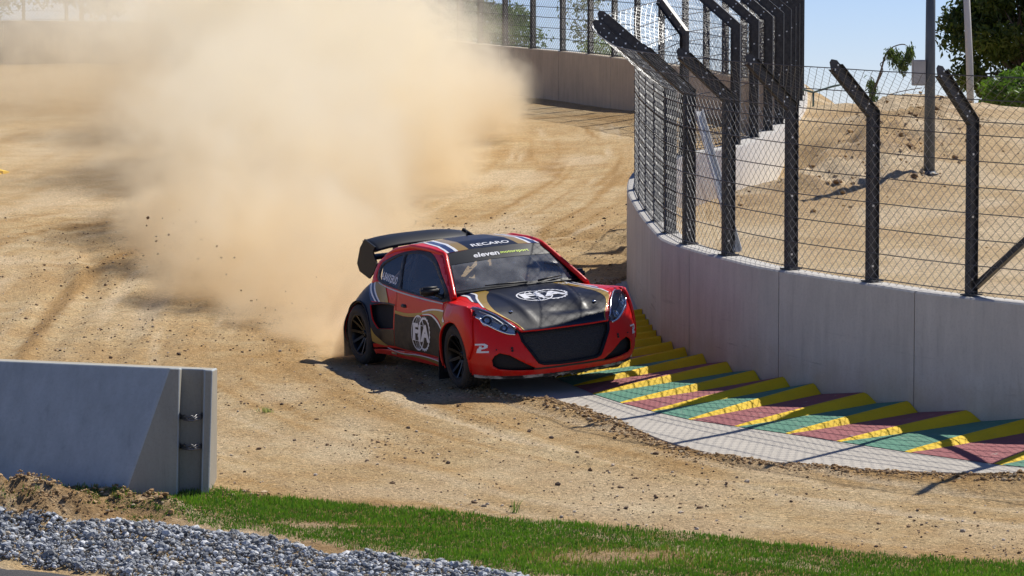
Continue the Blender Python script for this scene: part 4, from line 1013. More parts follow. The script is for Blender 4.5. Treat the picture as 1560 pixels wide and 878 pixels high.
# dark recess behind the openings and a drooping lower edge, scraped pale
def shell(name, ols, m, off, sides=(-1, 1), g=.05, thick=0): return panel(name, [wrap(fill2d(ols, g), BODY(s, off)) for s in sides], m, thick)
for s in (-1, 1): shell('intake_duct', [FP([(.84, .33), (.77, .42), (.60, .40), (.34, .23), (.36, .18), (.80, .20)])], M_DARK, -.055, (s,))
gm = [(0, .60)]+FP([(.52, .60), (.50, .49), (.43, .375), (.36, .26), (.12, .235)])+[(0, .235)]
shell('grille', [gm], M_GRL, -.028)
fr_o = [(0, .59)]+FP([(.515, .592), (.50, .50), (.425, .375), (.355, .262), (.30, .24), (.12, .230)])+[(0, .230)]
fr_i = [(0, .566)]+FP([(.485, .568), (.47, .495), (.397, .39), (.335, .284), (.295, .266), (.12, .256)])+[(0, .256)]
ring = fr_o+fr_i[::-1]
shell('grille_frame', [ring], M_CARB, .008, thick=.02)
shell('nose_trim', [[(0, .568)]+FP([(.30, .568), (.515, .570), (.53, .60)])+[(float(fU(.53, .6)[0]), .612), (0, .606)]], M_TRIM, .004)
shell('bumper_slot', [[(0, .200)]+FP([(.20, .200), (.40, .203)])+FP([(.40, .222), (.2, .219)])+[(0, .219)]], M_TRIM, .003)
shell('splitter', [[(u, float(zb_(u))-.018) for u in np.linspace(0, uS-.03, 24)]+[(u, float(zb_(u))+.012) for u in np.linspace(uS-.03, 0, 24)]], M_RAW, .006, thick=.03)
# small bumper fixings
for y_, z_ in ((.60, .44), (.745, .435), (.60, .415)):
    for s in (-1, 1):
        p = body(fU(y_, z_), [z_], .004, s)[0]; bm = bmesh.new(); bmesh.ops.create_icosphere(bm, subdivisions=2, radius=.013 if y_ == .60 else .008); o = link('bumper_fastener', bm2me(bm, 'f', True), M_TRIM, car); o.location = p
for s in (-1, 1):
    # front fender
    a0 = [(u, z) for u, z in SP(circ(1.27, AZ, AR, -22, 202))]
    ol = topl(uS+.006, uD0-.004, 22)+[(uD0-.004, .16)]+[(float(sU(1.27-AR, .2)[0]), .16)]+[p for p in a0[::-1] if p[1] > .17]+[(float(sU(1.27+AR, .2)[0]), float(zb_(uS))), (uS+.006, float(zb_(uS)))]
    panel('front_fender', [wrap(fill2d([ol], .03), BODY(s))], P_RED, .014)
    fl = SP(sm([(1.30, .85), (1.60, .85), (1.665, .78), (1.70, .66), (1.72, .50), (1.70, .42), (1.66, .34)], 3)+circ(1.27, AZ, AR+.006, 3, 100, 14))
    panel('fender_flare', [wrap(fill2d([fl], .03), BODY(s, .026))], P_RED, .03)
    # door and skirt
    zsk = .245
    ol = topl(uD0+.004, uD1-.004, 14)+[(uD1-.004, zsk), (uD0+.004, zsk)]
    dr = panel('door', [wrap(fill2d([ol], .05), BODY(s))], P_RED, .014)
    ol = [(uD0, zsk-.005), (uD1-.25, zsk-.005), (float(sU(-.90, .2)[0]), .20), (float(sU(-.88, .2)[0]), .145)]+botl(float(sU(-.88, .2)[0]), uD0, 12)
    panel('side_skirt', [wrap(fill2d([ol], .05), BODY(s, .006))], P_RED, .014)
    # rear quarter with its side scoop
    a1 = SP(circ(-1.27, AZ, AR, 202, -22))
    ol = topl(uD1+.004, uR, 22)+[(uR, float(zb_(uR)))]+[p for p in a1 if p[1] > .20]+[(float(sU(-.885, .22)[0]), .22), (uD1+.004, zsk)]
    sc = SP([(-.985, .675), (-.80, .695), (-.60, .705), (-.455, .70), (-.45, .455), (-.62, .44), (-.79, .43), (-.88, .52)])
    panel('rear_quarter', [wrap(fill2d([ol, sc], .03), BODY(s))], P_RED, .014)
    panel('scoop_duct', [wrap(fill2d([SP([(-1.03, .71), (-.42, .73), (-.42, .42), (-.90, .40)])], .05), BODY(s, -.07))], M_DARK, 0)
    panel('rear_bumper', [wrap(fill2d([topl(uR+.006, UMAX, 10)+botl(UMAX, uR+.006, 10)], .05), BODY(s))], P_RED, .014)
    # wheel arch liners
    for wx in (1.27, -1.27):
        bm = bmesh.new(); R = AR+.012; rr = []
        for y_ in (.90, .50): rr.append([bm.verts.new((wx+R*math.cos(a), s*y_, AZ+R*math.sin(a))) for a in np.linspace(-.5, PI+.5, 26)])
        for k in range(25): bm.faces.new((rr[0][k], rr[0][k+1], rr[1][k+1], rr[1][k]))
        bm.faces.new(rr[1]); link('wheel_well', bm2me(bm, 'wheel_well'), M_DARK, car)
        # arch lip
        bm = bmesh.new(); pts = [tuple(body([u], [z], .002, s)[0]) for u, z in SP(circ(wx, AZ, AR, -18, 198, 36))]
        tube(bm, pts, .011, 6); link('arch_lip', bm2me(bm, 'lip'), P_RED if wx > 0 else P_BLK, car)
# ---- livery wrapped on the sides (each a printed film a few mm proud)
def film(name, ols, m, off=.003, fn=None, sides=(-1, 1), g=.04, parent=None):
    fn = fn or body
    for s in sides: panel(name, [wrap(fill2d(ols, g), (lambda s_: (lambda a, b: fn(a, b, off, s_)))(s))], m, 0, parent)
z_lo = [(.825, .255), (.31, .255), (-.22, .262), (-.42, .268)]
top_w = sm([(-.42, .655), (-.15, .648), (.10, .665), (.35, .70), (.60, .735), (.825, .735)])
bot_w = sm([(.825, .255), (.6, .262), (.31, .265), (.0, .258), (-.25, .26), (-.42, .268)])
film('door_livery', [SP(sm([(-.415, .62), (-.15, .61), (.12, .628), (.42, .665), (.60, .655), (.74, .60), (.825, .54)])+[(.825, .255)]+bot_w)], P_BRN)
film('livery_stripe', [SP(top_w+sm([(.825, .56), (.72, .645), (.58, .69), (.42, .690), (.12, .632), (-.15, .614), (-.415, .624)]))], P_GOLD, .004)
film('livery_stripe', [SP(sm([(.28, .70), (.45, .735), (.62, .752), (.825, .755)])+sm([(.825, .737), (.62, .736), (.45, .718), (.28, .688)]))], P_WHT, .0045)
film('livery_stripe', [SP(sm([(.30, .672), (.50, .688), (.68, .64), (.825, .55)])+sm([(.825, .53), (.66, .622), (.50, .672), (.30, .664)]))], P_WHT, .005)
film('fender_livery', [SP([(.845, .72), (.845, .47)]+circ(1.27, AZ, AR+.004, 157, 118, 8)[0:]+[(1.03, .665), (.93, .70)])], P_GOLD, .003)
film('fender_stripe', [SP([(.845, .755), (.90, .715), (1.03, .655), (1.07, .672), (.96, .72), (.86, .79)])], P_WHT, .0045)
# rear flare black, navy, white and gold sweeps
ae = circ(-1.27, AZ, AR+.004, -6, 196, 22)
film('rear_livery', [SP([(-.90, .26), (-.80, .27)]+[(-.60, .42), (-.425, .45), (-.425, .268), (-.22-.2, .262)][0:1]+[(-.79, .42), (-.89, .52), (-1.0, .68), (-.97, .70), (-1.10, .80), (-1.22, .90), (-1.40, .86), (-1.56, .74), (-1.66, .58)]+[p for p in ae[::-1] if p[0] > -1.62 and p[1] > .27])], P_BLK)
film('rear_livery', [SP([(-.985, .672), (-1.0, .70), (-.80, .712), (-.60, .722), (-.43, .715), (-.43, .70), (-.60, .706), (-.80, .696)])], P_BLK)
film('rear_livery', [SP([(-.80, .428), (-.62, .438), (-.455, .45), (-.43, .45), (-.43, .268), (-.70, .262), (-.86, .28)])], P_BLK)
film('livery_stripe', [SP(sm([(-1.25, .92), (-1.13, .82), (-1.00, .715)])+sm([(-.80, .712), (-.93, .80), (-1.0, .94)]))], P_NAVY, .004)
film('livery_stripe', [SP(sm([(-1.19, .93), (-1.07, .81), (-.90, .715)])+sm([(-.87, .715), (-1.04, .82), (-1.15, .94)]))], P_WHT, .005)
film('livery_stripe', [SP(sm([(-1.04, .955), (-.98, .85), (-.80, .715)])+[(-.60, .722)]+sm([(-.66, .80), (-.75, .90), (-.80, .925)]))], P_GOLD, .006)
film('livery_stripe', [SP(sm([(-1.065, .955), (-1.0, .845), (-.83, .715)])+sm([(-.80, .715), (-.975, .855), (-1.035, .955)]))], P_WHT, .0065)
film('livery_stripe', [SP(sm([(-1.0, .955), (-.92, .905), (-.75, .878), (-.35, .845), (.3, .820), (.80, .812)])+sm([(.80, .826), (.3, .835), (-.35, .860), (-.75, .893), (-.90, .925), (-.95, .955)]))], P_GREY, .006)
film('livery_stripe', [SP(sm([(-.90, .44), (-.82, .35), (-.70, .285), (-.60, .262)])+sm([(-.66, .252), (-.80, .262), (-.885, .29)]))], P_GOLD, .005)
film('skirt_stripe', [SP(sm([(-.62, .238), (-.30, .205), (.10, .222), (.45, .222), (.80, .195)])+sm([(.80, .155), (.5, .185), (.12, .200), (-.30, .190), (-.55, .225)]))], P_GOLD, .0095)
film('skirt_stripe', [SP(sm([(-.62, .242), (-.30, .213), (.10, .232), (.45, .234), (.80, .212)])+sm([(.80, .198), (.45, .224), (.10, .223), (-.30, .205), (-.62, .234)]))], P_WHT, .010)
# ---- bonnet
HX = [.88, 1.05, 1.27, 1.48, 1.6, 1.72, 1.84, 1.93, 1.985]
def hood_pt(x, y, off=0.0, side=-1):
    x = np.asarray(x, float); y = np.asarray(y, float)
    def ev(x, y):
        c = np.interp(x, HX, [.937, .922, .888, .845, .812, .765, .705, .650, .603]); e = np.interp(x, HX, [.862, .858, .862, .865, .84, .785, .70, .63, .603]); w_ = np.interp(x, HX, [.79, .845, .885, .895, .87, .80, .68, .525, .35])
        q = np.clip(np.abs(y)/w_, 0, 1); z = c-(c-e)*q**2.6
        z = z+.012*np.exp(-((np.abs(y)-.30-.12*(1.9-x))/.05)**2)*np.clip((x-1.0)/.2, 0, 1)*np.clip((1.95-x)/.2, 0, 1)
        z = z-.020*np.exp(-(((x-1.77)/.07)**2+((y-.10)/.16)**2))-.016*np.exp(-(((x-1.80)/.05)**2+((y-.33)/.10)**2))+.012*np.exp(-(((x-1.86)/.04)**2+((y-.2)/.25)**2))
        return np.stack([x, y, z], -1)
    e = 2e-3; P = ev(x, y); n = np.cross(ev(x+e, y)-ev(x-e, y), ev(x, y+e)-ev(x, y-e)); n /= np.linalg.norm(n, axis=-1, keepdims=True); n *= np.sign(n[:, 2:3])
    return P+n*off
def HF(off): return lambda x, y: hood_pt(x, y, off)
hw_ = lambda x: float(np.interp(x, HX, [.79, .845, .885, .895, .87, .80, .68, .525, .35]))
# fender tops beside the bonnet, bonnet between the shut lines
seam = [(.93, .715), (1.10, .735), (1.30, .755), (1.50, .765), (1.60, .745)]
bon = [(x, y) for x, y in seam]+[(1.66, .70), (1.74, .635), (1.84, .575), (1.92, .53), (1.985, .49)]
bon_s = sm(bon, 4); nose = [(1.985+.02*math.cos(k/10*PI/2-0)*1, .49*(1-k/10)) for k in range(0, 11)]
nose = [(1.99+.022*(1-(y/.49)**2), y) for y in np.linspace(.49, -.49, 15)]
cowl = [(.99-.12*(y/.715)**2, y) for y in np.linspace(-.715, .715, 15)]
bonnet = panel('bonnet', [wrap(fill2d([[(x, y) for x, y in bon_s]+nose[1:-1]+[(x, -y) for x, y in bon_s[::-1]]+cowl[1:-1]], .04), HF(0))], P_RED, .015)
for s in (-1, 1):
    ol = [(x, s*(y+.006)) for x, y in sm(seam, 4)]+[(1.64, s*(hw_(1.64)-.005))]+[(x, s*hw_(x)) for x in np.linspace(1.60, .89, 14)]+[(.90, s*.725)]
    panel('fender_top', [wrap(fill2d([ol], .04), HF(.0))], P_RED, .01)
def sym(ol): return [[(x, y) for x, y in ol], [(x, -y) for x, y in ol]]
inb = sm([(.90, .42), (1.06, .41), (1.19, .49), (1.45, .60), (1.66, .635), (1.80, .575), (1.90, .50), (1.985, .47)])
panel('bonnet_livery', [wrap(fill2d([[(x, y) for x, y in inb]+nose[1:-1]+[(x, -y) for x, y in inb[::-1]]+cowl[4:-4]], .035), HF(.003))], P_BLK, 0)
def bstripe(a, b, m, off, nm='bonnet_stripe'):
    for s in (-1, 1):
        ol = [(x, s*y) for x, y in sm(a)+sm(b)[::-1]]; panel(nm, [wrap(fill2d([ol], .035), HF(off))], m, 0, bonnet)
bstripe([(.905, .40), (1.06, .395), (1.19, .485), (1.45, .595), (1.66, .63), (1.80, .565), (1.90, .485), (1.975, .455)], [(.895, .535), (1.06, .53), (1.22, .60), (1.45, .675), (1.62, .70), (1.76, .612), (1.89, .505), (1.975, .465)], P_GOLD, .0045)
bstripe([(.895, .535), (1.06, .53), (1.22, .60), (1.45, .675), (1.60, .708)], [(.893, .56), (1.06, .555), (1.22, .622), (1.45, .695), (1.58, .722)], P_WHT, .005)
bstripe([(.893, .56), (1.06, .555), (1.22, .622), (1.42, .69)], [(.89, .625), (1.05, .615), (1.22, .667), (1.38, .71)], P_NAVY, .0045)
bstripe([(.89, .625), (1.05, .615), (1.22, .667), (1.36, .71)], [(.888, .655), (1.05, .648), (1.22, .69), (1.33, .72)], P_WHT, .005)
# ---- emblem: two overlapping rings with the letters, drawn in a unit frame
def ell(cx_, cy_, a, b, n=40, teeth=0): return [(cx_+a*(1+(.07 if teeth and (k//2) % 2 else 0))*math.cos(2*PI*k/n), cy_+b*(1+(.07 if teeth and (k//2) % 2 else 0))*math.sin(2*PI*k/n)) for k in range(n)]
def logo(name, fn, parent, bold=.045):
    ps = [wrap(fill2d([ell(-.30, 0, .68, .98), ell(-.30, 0, .625, .90)], .2), fn(0)), wrap(fill2d([ell(.34, 0, .60, .90, 88, 1), ell(.34, 0, .54, .80, 88)], .2), fn(0.0008))]
    ps += [wrap(fill2d([[(-.32, -.9), (-.29, -.9), (-.29, -.5), (-.32, -.5)]], .2), fn(0.0004)), wrap(fill2d([[(-.32, .5), (-.29, .5), (-.29, .9), (-.32, .9)]], .2), fn(0.0004)), wrap(fill2d([ell(-.30, 0, .30, .92), ell(-.30, 0, .265, .88)], .2), fn(0.0004)), wrap(fill2d([[(-.86, .42), (.2, .42), (.2, .45), (-.86, .45)]], .2), fn(0.0004)), wrap(fill2d([[(-.86, -.45), (.2, -.45), (.2, -.42), (-.86, -.42)]], .2), fn(0.0004))]
    ps += [wrap(fill2d(None, .12, dict(s='FiA', bold=bold, space=1.12), lambda x, y: (x*1.14, y*1.22)), fn(.0016))]
    return panel(name, ps, P_WHT, 0, parent, False)
# bonnet emblem: letters read from the front (their right is +y, their top towards the windscreen)
logo('emblem', lambda o: (lambda a, b: hood_pt(1.40-b*.165+a*.01, .045+a*.285, .006+o)), bonnet)
panel('emblem', [wrap(fill2d(None, .1, dict(s='A', bold=.03), lambda x, y: (x*.9-.6, y)), lambda a, b: hood_pt(1.06-b*.05, .455+a*.06, .006)), wrap(fill2d([ell(.45, 0, .5, .6), ell(.45, 0, .32, .36)], .2), lambda a, b: hood_pt(1.06-b*.05, .455+a*.06, .006))], P_WHT, 0, bonnet, False)
def side_text(name, txt, cx_, cz, sx, sz, m, off=.006, **kw):
    for s in (-1, 1):
        mir = 1 if s < 0 else -1
        def f(a, b): xs = cx_+mir*a*sx; zs = cz+b*sz; return body(sU(xs, zs), zs, off, s)
        panel(name, [wrap(fill2d(None, .1, dict(s=txt, **kw)), f)], m, 0, car, False)
for s in (-1, 1):
    mir = 1 if s < 0 else -1
    logo('door_emblem', lambda o, s=s, mir=mir: (lambda a, b: body(sU(.275+mir*a*.245, .468+b*.19), .468+b*.19, .006+o, s)), car, .045)
# corner marks on the bumper
for s in (-1, 1):
    Uc_ = float(fU(.865, .45)[0])
    pl = [[(-1, 1), (.5, 1), (.95, .6), (.85, .1), (.4, -.15), (-.3, -.25), (-.38, -.62), (1.05, -.62), (1.0, -1), (-.85, -1), (-.62, -.05), (-.3, .08), (.35, .2), (.42, .5), (.2, .64), (-1, .64)], [(-.35, .45), (.05, .45), (-.05, -.45), (-.12, -.62), (-.5, -.62)]]
    f = lambda a, b, s=s: body(Uc_-(a if s < 0 else -a)*.075, .455+b*.046, .004, s)
    panel('bumper_mark', [wrap(fill2d([p], .2), f) for p in pl], P_WHT, 0, car, False)
# ---- roof
RX = [-1.16, -1.02, -.80, -.35, .1, .30, .42]
rw_ = lambda x: np.interp(x, RX, [.61, .632, .602, .588, .585, .58, .565])
def roof_pt(x, y, off=0.0, side=-1):
    x = np.asarray(x, float); y = np.asarray(y, float); e = np.interp(x, RX, [1.08, 1.17, 1.265, 1.33, 1.325, 1.305, 1.285]); c = np.interp(x, RX, [1.235, 1.275, 1.32, 1.372, 1.365, 1.335, 1.308])
    q = np.clip(np.abs(y)/rw_(x), 0, 1); return np.stack([x, y, c-(c-e)*q**2.4+off], -1)
RF = lambda off: (lambda x, y: roof_pt(x, y, off))
xe = np.linspace(-1.14, .40, 18); hdr = [(.425-.03*(y/.56)**2, y) for y in np.linspace(-.55, .55, 9)]
roof = panel('roof', [wrap(fill2d([[(x, -float(rw_(x))) for x in xe]+hdr+[(x, float(rw_(x))) for x in xe[::-1]]], .05), RF(0))], P_RED, .012)
panel('roof_livery', [wrap(fill2d([[(-1.13, -.22), (.40, -.29)]+hdr[3:6]+[(.40, .29), (-1.13, .22)]], .05), RF(.003))], P_BLK, 0, roof)
for s in (-1, 1):
    for a, b, c, d, m, o in ((.29, .41, .20, .29, P_GOLD, .003), (.41, .445, .29, .32, P_WHT, .003), (.445, .515, .32, .385, P_NAVY, .003), (.515, .54, .385, .41, P_WHT, .003)):
        panel('roof_stripe', [wrap(fill2d([[(-1.13, s*c), (.405, s*a), (.405, s*b), (-1.13, s*d)]], .05), RF(o))], m, 0, roof)
panel('roof_lettering', [wrap(fill2d(None, .12, dict(s='RECARO', bold=.02, shear=.15)), lambda a, b: roof_pt(.31-b*.13, .0+a*.115, .005))], P_WHT, 0, roof, False)
# ---- greenhouse sides
def gh(x, z, off=0.0, side=-1):
    x = np.asarray(x, float); z = np.asarray(z, float)
    y = .795-.50*(z-.88)-.06*np.clip((-1.0-x)/.6, 0, 1)**2+.012*np.sin(np.clip((z-.85)/.48, 0, 1)*PI)+off
    return np.stack([x, y*(1 if side > 0 else -1), z], -1)
blk_o = sm([(-1.02, 1.03), (-.99, 1.12), (-.76, 1.205), (-.53, 1.258), (-.28, 1.288), (-.05, 1.298), (.16, 1.280), (.38, 1.205), (.62, 1.08), (.86, .96), (.985, .865)], 3)+sm([(.83, .838), (.3, .852), (-.35, .878), (-.75, .903), (-.93, .93), (-1.0, .97)], 3)
qw = sm([(-.95, 1.03), (-.93, 1.10), (-.74, 1.175), (-.535, 1.225), (-.50, 1.14), (-.39, .905), (-.60, .918), (-.80, .938), (-.91, .96)], 3, True)
dw = sm([(-.45, 1.20), (-.40, 1.243), (-.17, 1.262), (.08, 1.245), (.32, 1.175), (.60, 1.04), (.80, .925), (.78, .872), (.60, .862), (.12, .874), (-.23, .892), (-.30, .92)], 3, True)
er_ = lambda x: float(np.interp(x, RX, [1.08, 1.17, 1.265, 1.33, 1.325, 1.305, 1.285]))
ztop = lambda x: float(np.interp(-x, -_FC[:, 2], _FC[:, 4]))
outl_ = [(x, er_(x)) for x in np.linspace(-1.10, .40, 16)]+[(.60, 1.175), (.80, 1.04), (1.0, .90), (1.02, .857)]+[(x, ztop(x)) for x in np.linspace(.95, -1.10, 20)]+[(-1.12, .98)]
for s in (-1, 1):
    panel('window_pillars', [wrap(fill2d([outl_, blk_o], .05), lambda x, z, s=s: gh(x, z, 0, s))], P_RED, .02)
    panel('window_frame', [wrap(fill2d([blk_o, qw, dw], .05), lambda x, z, s=s: gh(x, z, .001, s))], M_TRIM, .012)
    for nm, ol in (('side_window', qw), ('side_window', dw)):
        win = panel(nm, [wrap(fill2d([ol], .08), lambda x, z, s=s: gh(x, z, -.006, s))], G_SIDE, 0)
        if ol is qw:
            mir = 1 if s < 0 else -1
            panel('window_lettering', [wrap(fill2d(None, .2, dict(s='A.BAKKERUD', bold=.02)), lambda a, b, s=s, mir=mir: gh(-.665+mir*a*.072, .972-mir*a*.006+b*.105, -.002, s))], P_WHT, 0, win, False)
    # roof rail and A pillar
    bm = bmesh.new(); pts = [(x, s*(float(rw_(x))+.002), er_(x)-.008) for x in np.linspace(-1.12, .30, 12)]+[(.42, s*.572, 1.278), (.56, s*.618, 1.19), (.74, s*.675, 1.075), (.90, s*.728, .97), (1.02, s*.768, .885)]
    tube(bm, smoothpoly(pts, 3), .026, 10); link('roof_rail', bm2me(bm, 'rail'), P_RED, car)
    bm = bmesh.new(); q0 = [(.505, .655), (.98, .765)]
    # mirror: arm, housing
    mr = bmesh.new(); box(mr, (-.045, -.10, -.045), (.055, .10, .05)); bmesh.ops.bevel(mr, geom=mr.edges[:], offset=.025, segments=3, affect='EDGES')
    o = link('door_mirror', bm2me(mr, 'm', True), M_TRIM, car); o.location = (.70, .90*s if s < 0 else .80, .950); o.rotation_euler = (0, 0, s*.15)
    ar = bmesh.new(); tube(ar, [(.06, -s*.15, -.10), (.03, -s*.09, -.05), (0, -s*.03, -.02)], [.03, .022, .02], 8); link('mirror_arm', bm2me(ar, 'a'), M_TRIM, o)
    gl = bmesh.new(); box(gl, (-.05, -.085, -.032), (-.046, .085, .038)); link('mirror_glass', bm2me(gl, 'g'), M_CHR, o)
    # door handle
    p = body(sU(-.20, .715), [.715], .0, s)[0]; hb = bmesh.new(); box(hb, (-.065, -.012, -.022), (.065, .012, .022)); bmesh.ops.bevel(hb, geom=hb.edges[:], offset=.01, segments=2, affect='EDGES'); o = link('door_handle', bm2me(hb, 'h', True), M_TRIM, car); o.location = p
    hb = bmesh.new(); box(hb, (-.07, -.006, -.010), (.07, .006, .010)); p = body(sU(-.47, .19), [.19], .012, s)[0]; o = link('jacking_point', bm2me(hb, 'j'), M_CHR, car); o.location = p
# ---- windscreen
def ws(a, t, off=0.0):
    a = np.asarray(a, float); t = np.asarray(t, float)
    bx, by, bz = .985-.11*a*a, .735*a, .905+.022*(1-a*a); hx, hy, hz = .415-.035*a*a, .565*a, 1.293+.018*(1-a*a)
    bl = .035*np.sin(np.clip(t, 0, 1)*PI)*(1-.3*a*a)
    return np.stack([bx*(1-t)+hx*t+bl*.6+off*.6, by*(1-t)+hy*t, bz*(1-t)+hz*t+bl*.8+off*.8], -1)
WSF = lambda off: (lambda a, t: ws(a, t, off))
screen = panel('windscreen', [wrap(fill2d([[(-1, .0), (1, .0), (1, 1), (-1, 1)]], .1), WSF(0))], G_WIND, 0)
panel('windscreen_border', [wrap(fill2d([[(-1, 0), (1, 0), (1, 1), (-1, 1)], [(-.93, .07), (.93, .07), (.925, .66), (-.925, .66)]], .1), WSF(.003))], M_CARB, 0, screen)
panel('screen_lettering', [wrap(fill2d(None, .2, dict(s='eleven', bold=.025, shear=.12)), lambda a, b: ws((a*.19-.26), .80+b*.17, .006))], P_WHT, 0, screen, False)
panel('screen_lettering', [wrap(fill2d(None, .2, dict(s='motorsport', bold=.012, shear=.12)), lambda a, b: ws((a*.118+.29), .80+b*.10, .006))], P_LIME, 0, screen, False)
for y0, y1, t1 in ((.12, -.52, .07), (.30, .75, .10)):
    bm = bmesh.new(); a_ = ws(np.array([y0]), np.array([.03]), .03)[0]; b_ = ws(np.array([y1]), np.array([t1]), .022)[0]; tube(bm, [a_, (Vector(a_)+Vector(b_))/2+Vector((0, 0, .004)), b_], [.012, .009, .006], 6); link('wiper', bm2me(bm, 'w'), M_TRIM, car)
bm = bmesh.new(); tube(bm, smoothpoly([tuple(ws(np.array([a]), np.array([.005]), .006)[0]) for a in np.linspace(-.98, .98, 9)], 3), .013, 6); link('cowl_seal', bm2me(bm, 'c'), M_TRIM, car)
# ---- rear: closing panels, wing
bm = bmesh.new(); rr = []
for t in np.linspace(0, 1, 5):
    rr.append([bm.verts.new((-1.13-.62*t-(0 if abs(y) < .9 else -.03), y*(.61-.17*t), 1.235-.10*y*y*(1-t)-.63*t**1.3)) for y in np.linspace(-1, 1, 9)])
for a, b in zip(rr, rr[1:]):
    for k in range(8): bm.faces.new((a[k], a[k+1], b[k+1], b[k]))
link('tailgate', bm2me(bm, 't', True), P_BLK, car)
def airfoil(c0, c1, th, n=12):
    """closed section from leading point c0 to trailing point c1 (x,z)"""
    d = Vector((c1[0]-c0[0], c1[1]-c0[1])); nrm = Vector((-d.y, d.x)).normalized(); up = []; lo = []
    for k in range(n+1):
        t = k/n; h = th*(math.sqrt(t)*1.3-1.3*t)*1.6; cam_ = -.018*math.sin(t*PI)
        p = Vector(c0)+d*t; up.append(p+nrm*(-h+cam_)); lo.append(p+nrm*(h*.5+cam_))
    return up+lo[1:-1][::-1]
wing = []
bm = bmesh.new(); rr = []
for y in np.linspace(-.60, .60, 17):
    q = (y/.60)**2; dz = -.045*q**1.5; rr.append([bm.verts.new((p.x, y, p.y+dz)) for p in airfoil((-1.40, 1.235), (-1.74, 1.345), .035)])
for a, b in zip(rr, rr[1:]):
    n_ = len(a)
    for k in range(n_): f = bm.faces.new((a[k], a[(k+1) % n_], b[(k+1) % n_], b[k])); f.smooth = True
bm.faces.new(rr[0]); bm.faces.new(rr[-1][::-1]); bmesh.ops.recalc_face_normals(bm, faces=bm.faces); wg = link('rear_wing', bm2me(bm, 'w'), M_CARB, car)
bm = bmesh.new(); rr = []
for y in np.linspace(-.60, .60, 9): rr.append([bm.verts.new((p.x, y, p.y)) for p in airfoil((-1.48, 1.10), (-1.72, 1.14), .025)])
for a, b in zip(rr, rr[1:]):
    n_ = len(a)
    for k in range(n_): f = bm.faces.new((a[k], a[(k+1) % n_], b[(k+1) % n_], b[k])); f.smooth = True
bmesh.ops.recalc_face_normals(bm, faces=bm.faces); link('lower_wing', bm2me(bm, 'w'), M_CARB, wg)
for s in (-1, 1):
    pl = [(-1.37, 1.255), (-1.66, 1.325), (-1.80, 1.22), (-1.90, 1.04), (-1.84, .955), (-1.57, .89), (-1.42, .98), (-1.34, 1.07), (-1.44, 1.19)]
    b_ = fill2d([pl], .1)
    for v in b_.verts: x_, z_ = v.co.x, v.co.y; v.co = (x_, s*(.605+.035*(1.25-z_)), z_)
    panel('end_plate', [b_], M_CARB, .018, wg, False)
    bm = bmesh.new(); box(bm, (-1.62, s*.28-.008, 1.10), (-1.50, s*.28+.008, 1.26)); link('wing_strut', bm2me(bm, 's'), M_CARB, wg)
bm = bmesh.new(); tube(bm, [(-.35, .05, 1.37), (-.36, .05, 1.40), (-.40, .05, 1.50)], [.010, .005, .002], 6); link('aerial', bm2me(bm, 'a'), M_TRIM, car)
# ---- headlights
for s in (-1, 1):
    low = [(u, z) for u, z in hl_low]; Ul_ = [p[0] for p in low]
    up_ = [(u, float(zt_(u))+.0) for u in np.linspace(Ul_[-1], Ul_[0], 14)]
    hs_ = panel('headlight', [wrap(fill2d([low+up_], .03), BODY(s, -.030))], M_LAMP, 0)
    # inboard extension up over the bonnet edge
    ext_ = [(1.935, .53), (1.86, .585), (1.76, .645), (1.68, .705), (1.60, .765), (1.55, .82), (1.57, .86), (1.63, hw_(1.63)), (1.68, hw_(1.68)), (1.74, hw_(1.74)), (1.80, hw_(1.80)), (1.86, hw_(1.86)), (1.93, hw_(1.93))]
    panel('lamp_inner', [wrap(fill2d([[(x, s*y) for x, y in ext_]], .03), HF(-.022))], M_LAMP, 0, hs_)
    panel('lamp_cover', [wrap(fill2d([low+up_], .03), BODY(s, .002)), wrap(fill2d([[(x, s*y) for x, y in ext_]], .03), HF(.002))], G_CLEAR, 0, hs_)
    bm = bmesh.new(); tube(bm, [tuple(body([u], [z], .001, s)[0]) for u, z in sm(low, 3)], .013, 5); tube(bm, [tuple(hood_pt(np.array([x]), np.array([s*y]), .002)[0]) for x, y in sm(ext_[:6], 3)], .0075, 5); link('lamp_rim', bm2me(bm, 'r'), M_CHR, hs_)
    for (y_, z_, r_) in ((.775, .725, .056), (.64, .640, .044)):
        p = Vector(body(fU(y_, z_), [z_], -.012, s)[0]); n_ = Vector((.75, s*.45, .45)).normalized(); M = Matrix.Translation(p) @ n_.to_track_quat('Y', 'Z').to_matrix().to_4x4()
        bm = bmesh.new(); lathe(bm, [(r_*1.05, .010), (r_, .012), (r_*.9, -.004), (r_*.55, -.016), (.001, -.018)], 24, M); link('reflector', bm2me(bm, 'r'), M_CHR, hs_)
        bm = bmesh.new(); lathe(bm, [(r_*.55, -.010), (r_*.5, .006), (r_*.3, .014), (.001, .017)], 20, M); link('projector_lens', bm2me(bm, 'l'), G_CLEAR, hs_)
        bm = bmesh.new(); lathe(bm, [(r_*.62, -.012), (r_*.62, .002), (r_*.52, .002), (r_*.52, -.012)], 20, M, closed=True); link('lens_ring', bm2me(bm, 'l'), M_DARK, hs_)
    # black corner between lamp and fender flare
    film('lamp_corner', [SP([(1.70, .785), (1.66, .81), (1.61, .848), (1.60, .80), (1.65, .76)])], M_TRIM, .004, sides=(s,))
for s in (-1, 1):   # bonnet pins
    bm = bmesh.new(); lathe(bm, [(.02, 0), (.022, .006), (.012, .012), (.001, .014)], 16, Matrix.Translation(Vector(hood_pt(np.array([1.72]), np.array([s*.475]), .004)[0])) @ Matrix.Rotation(PI/2, 4, 'X')); link('bonnet_pin', bm2me(bm, 'p'), M_CHR, bonnet)
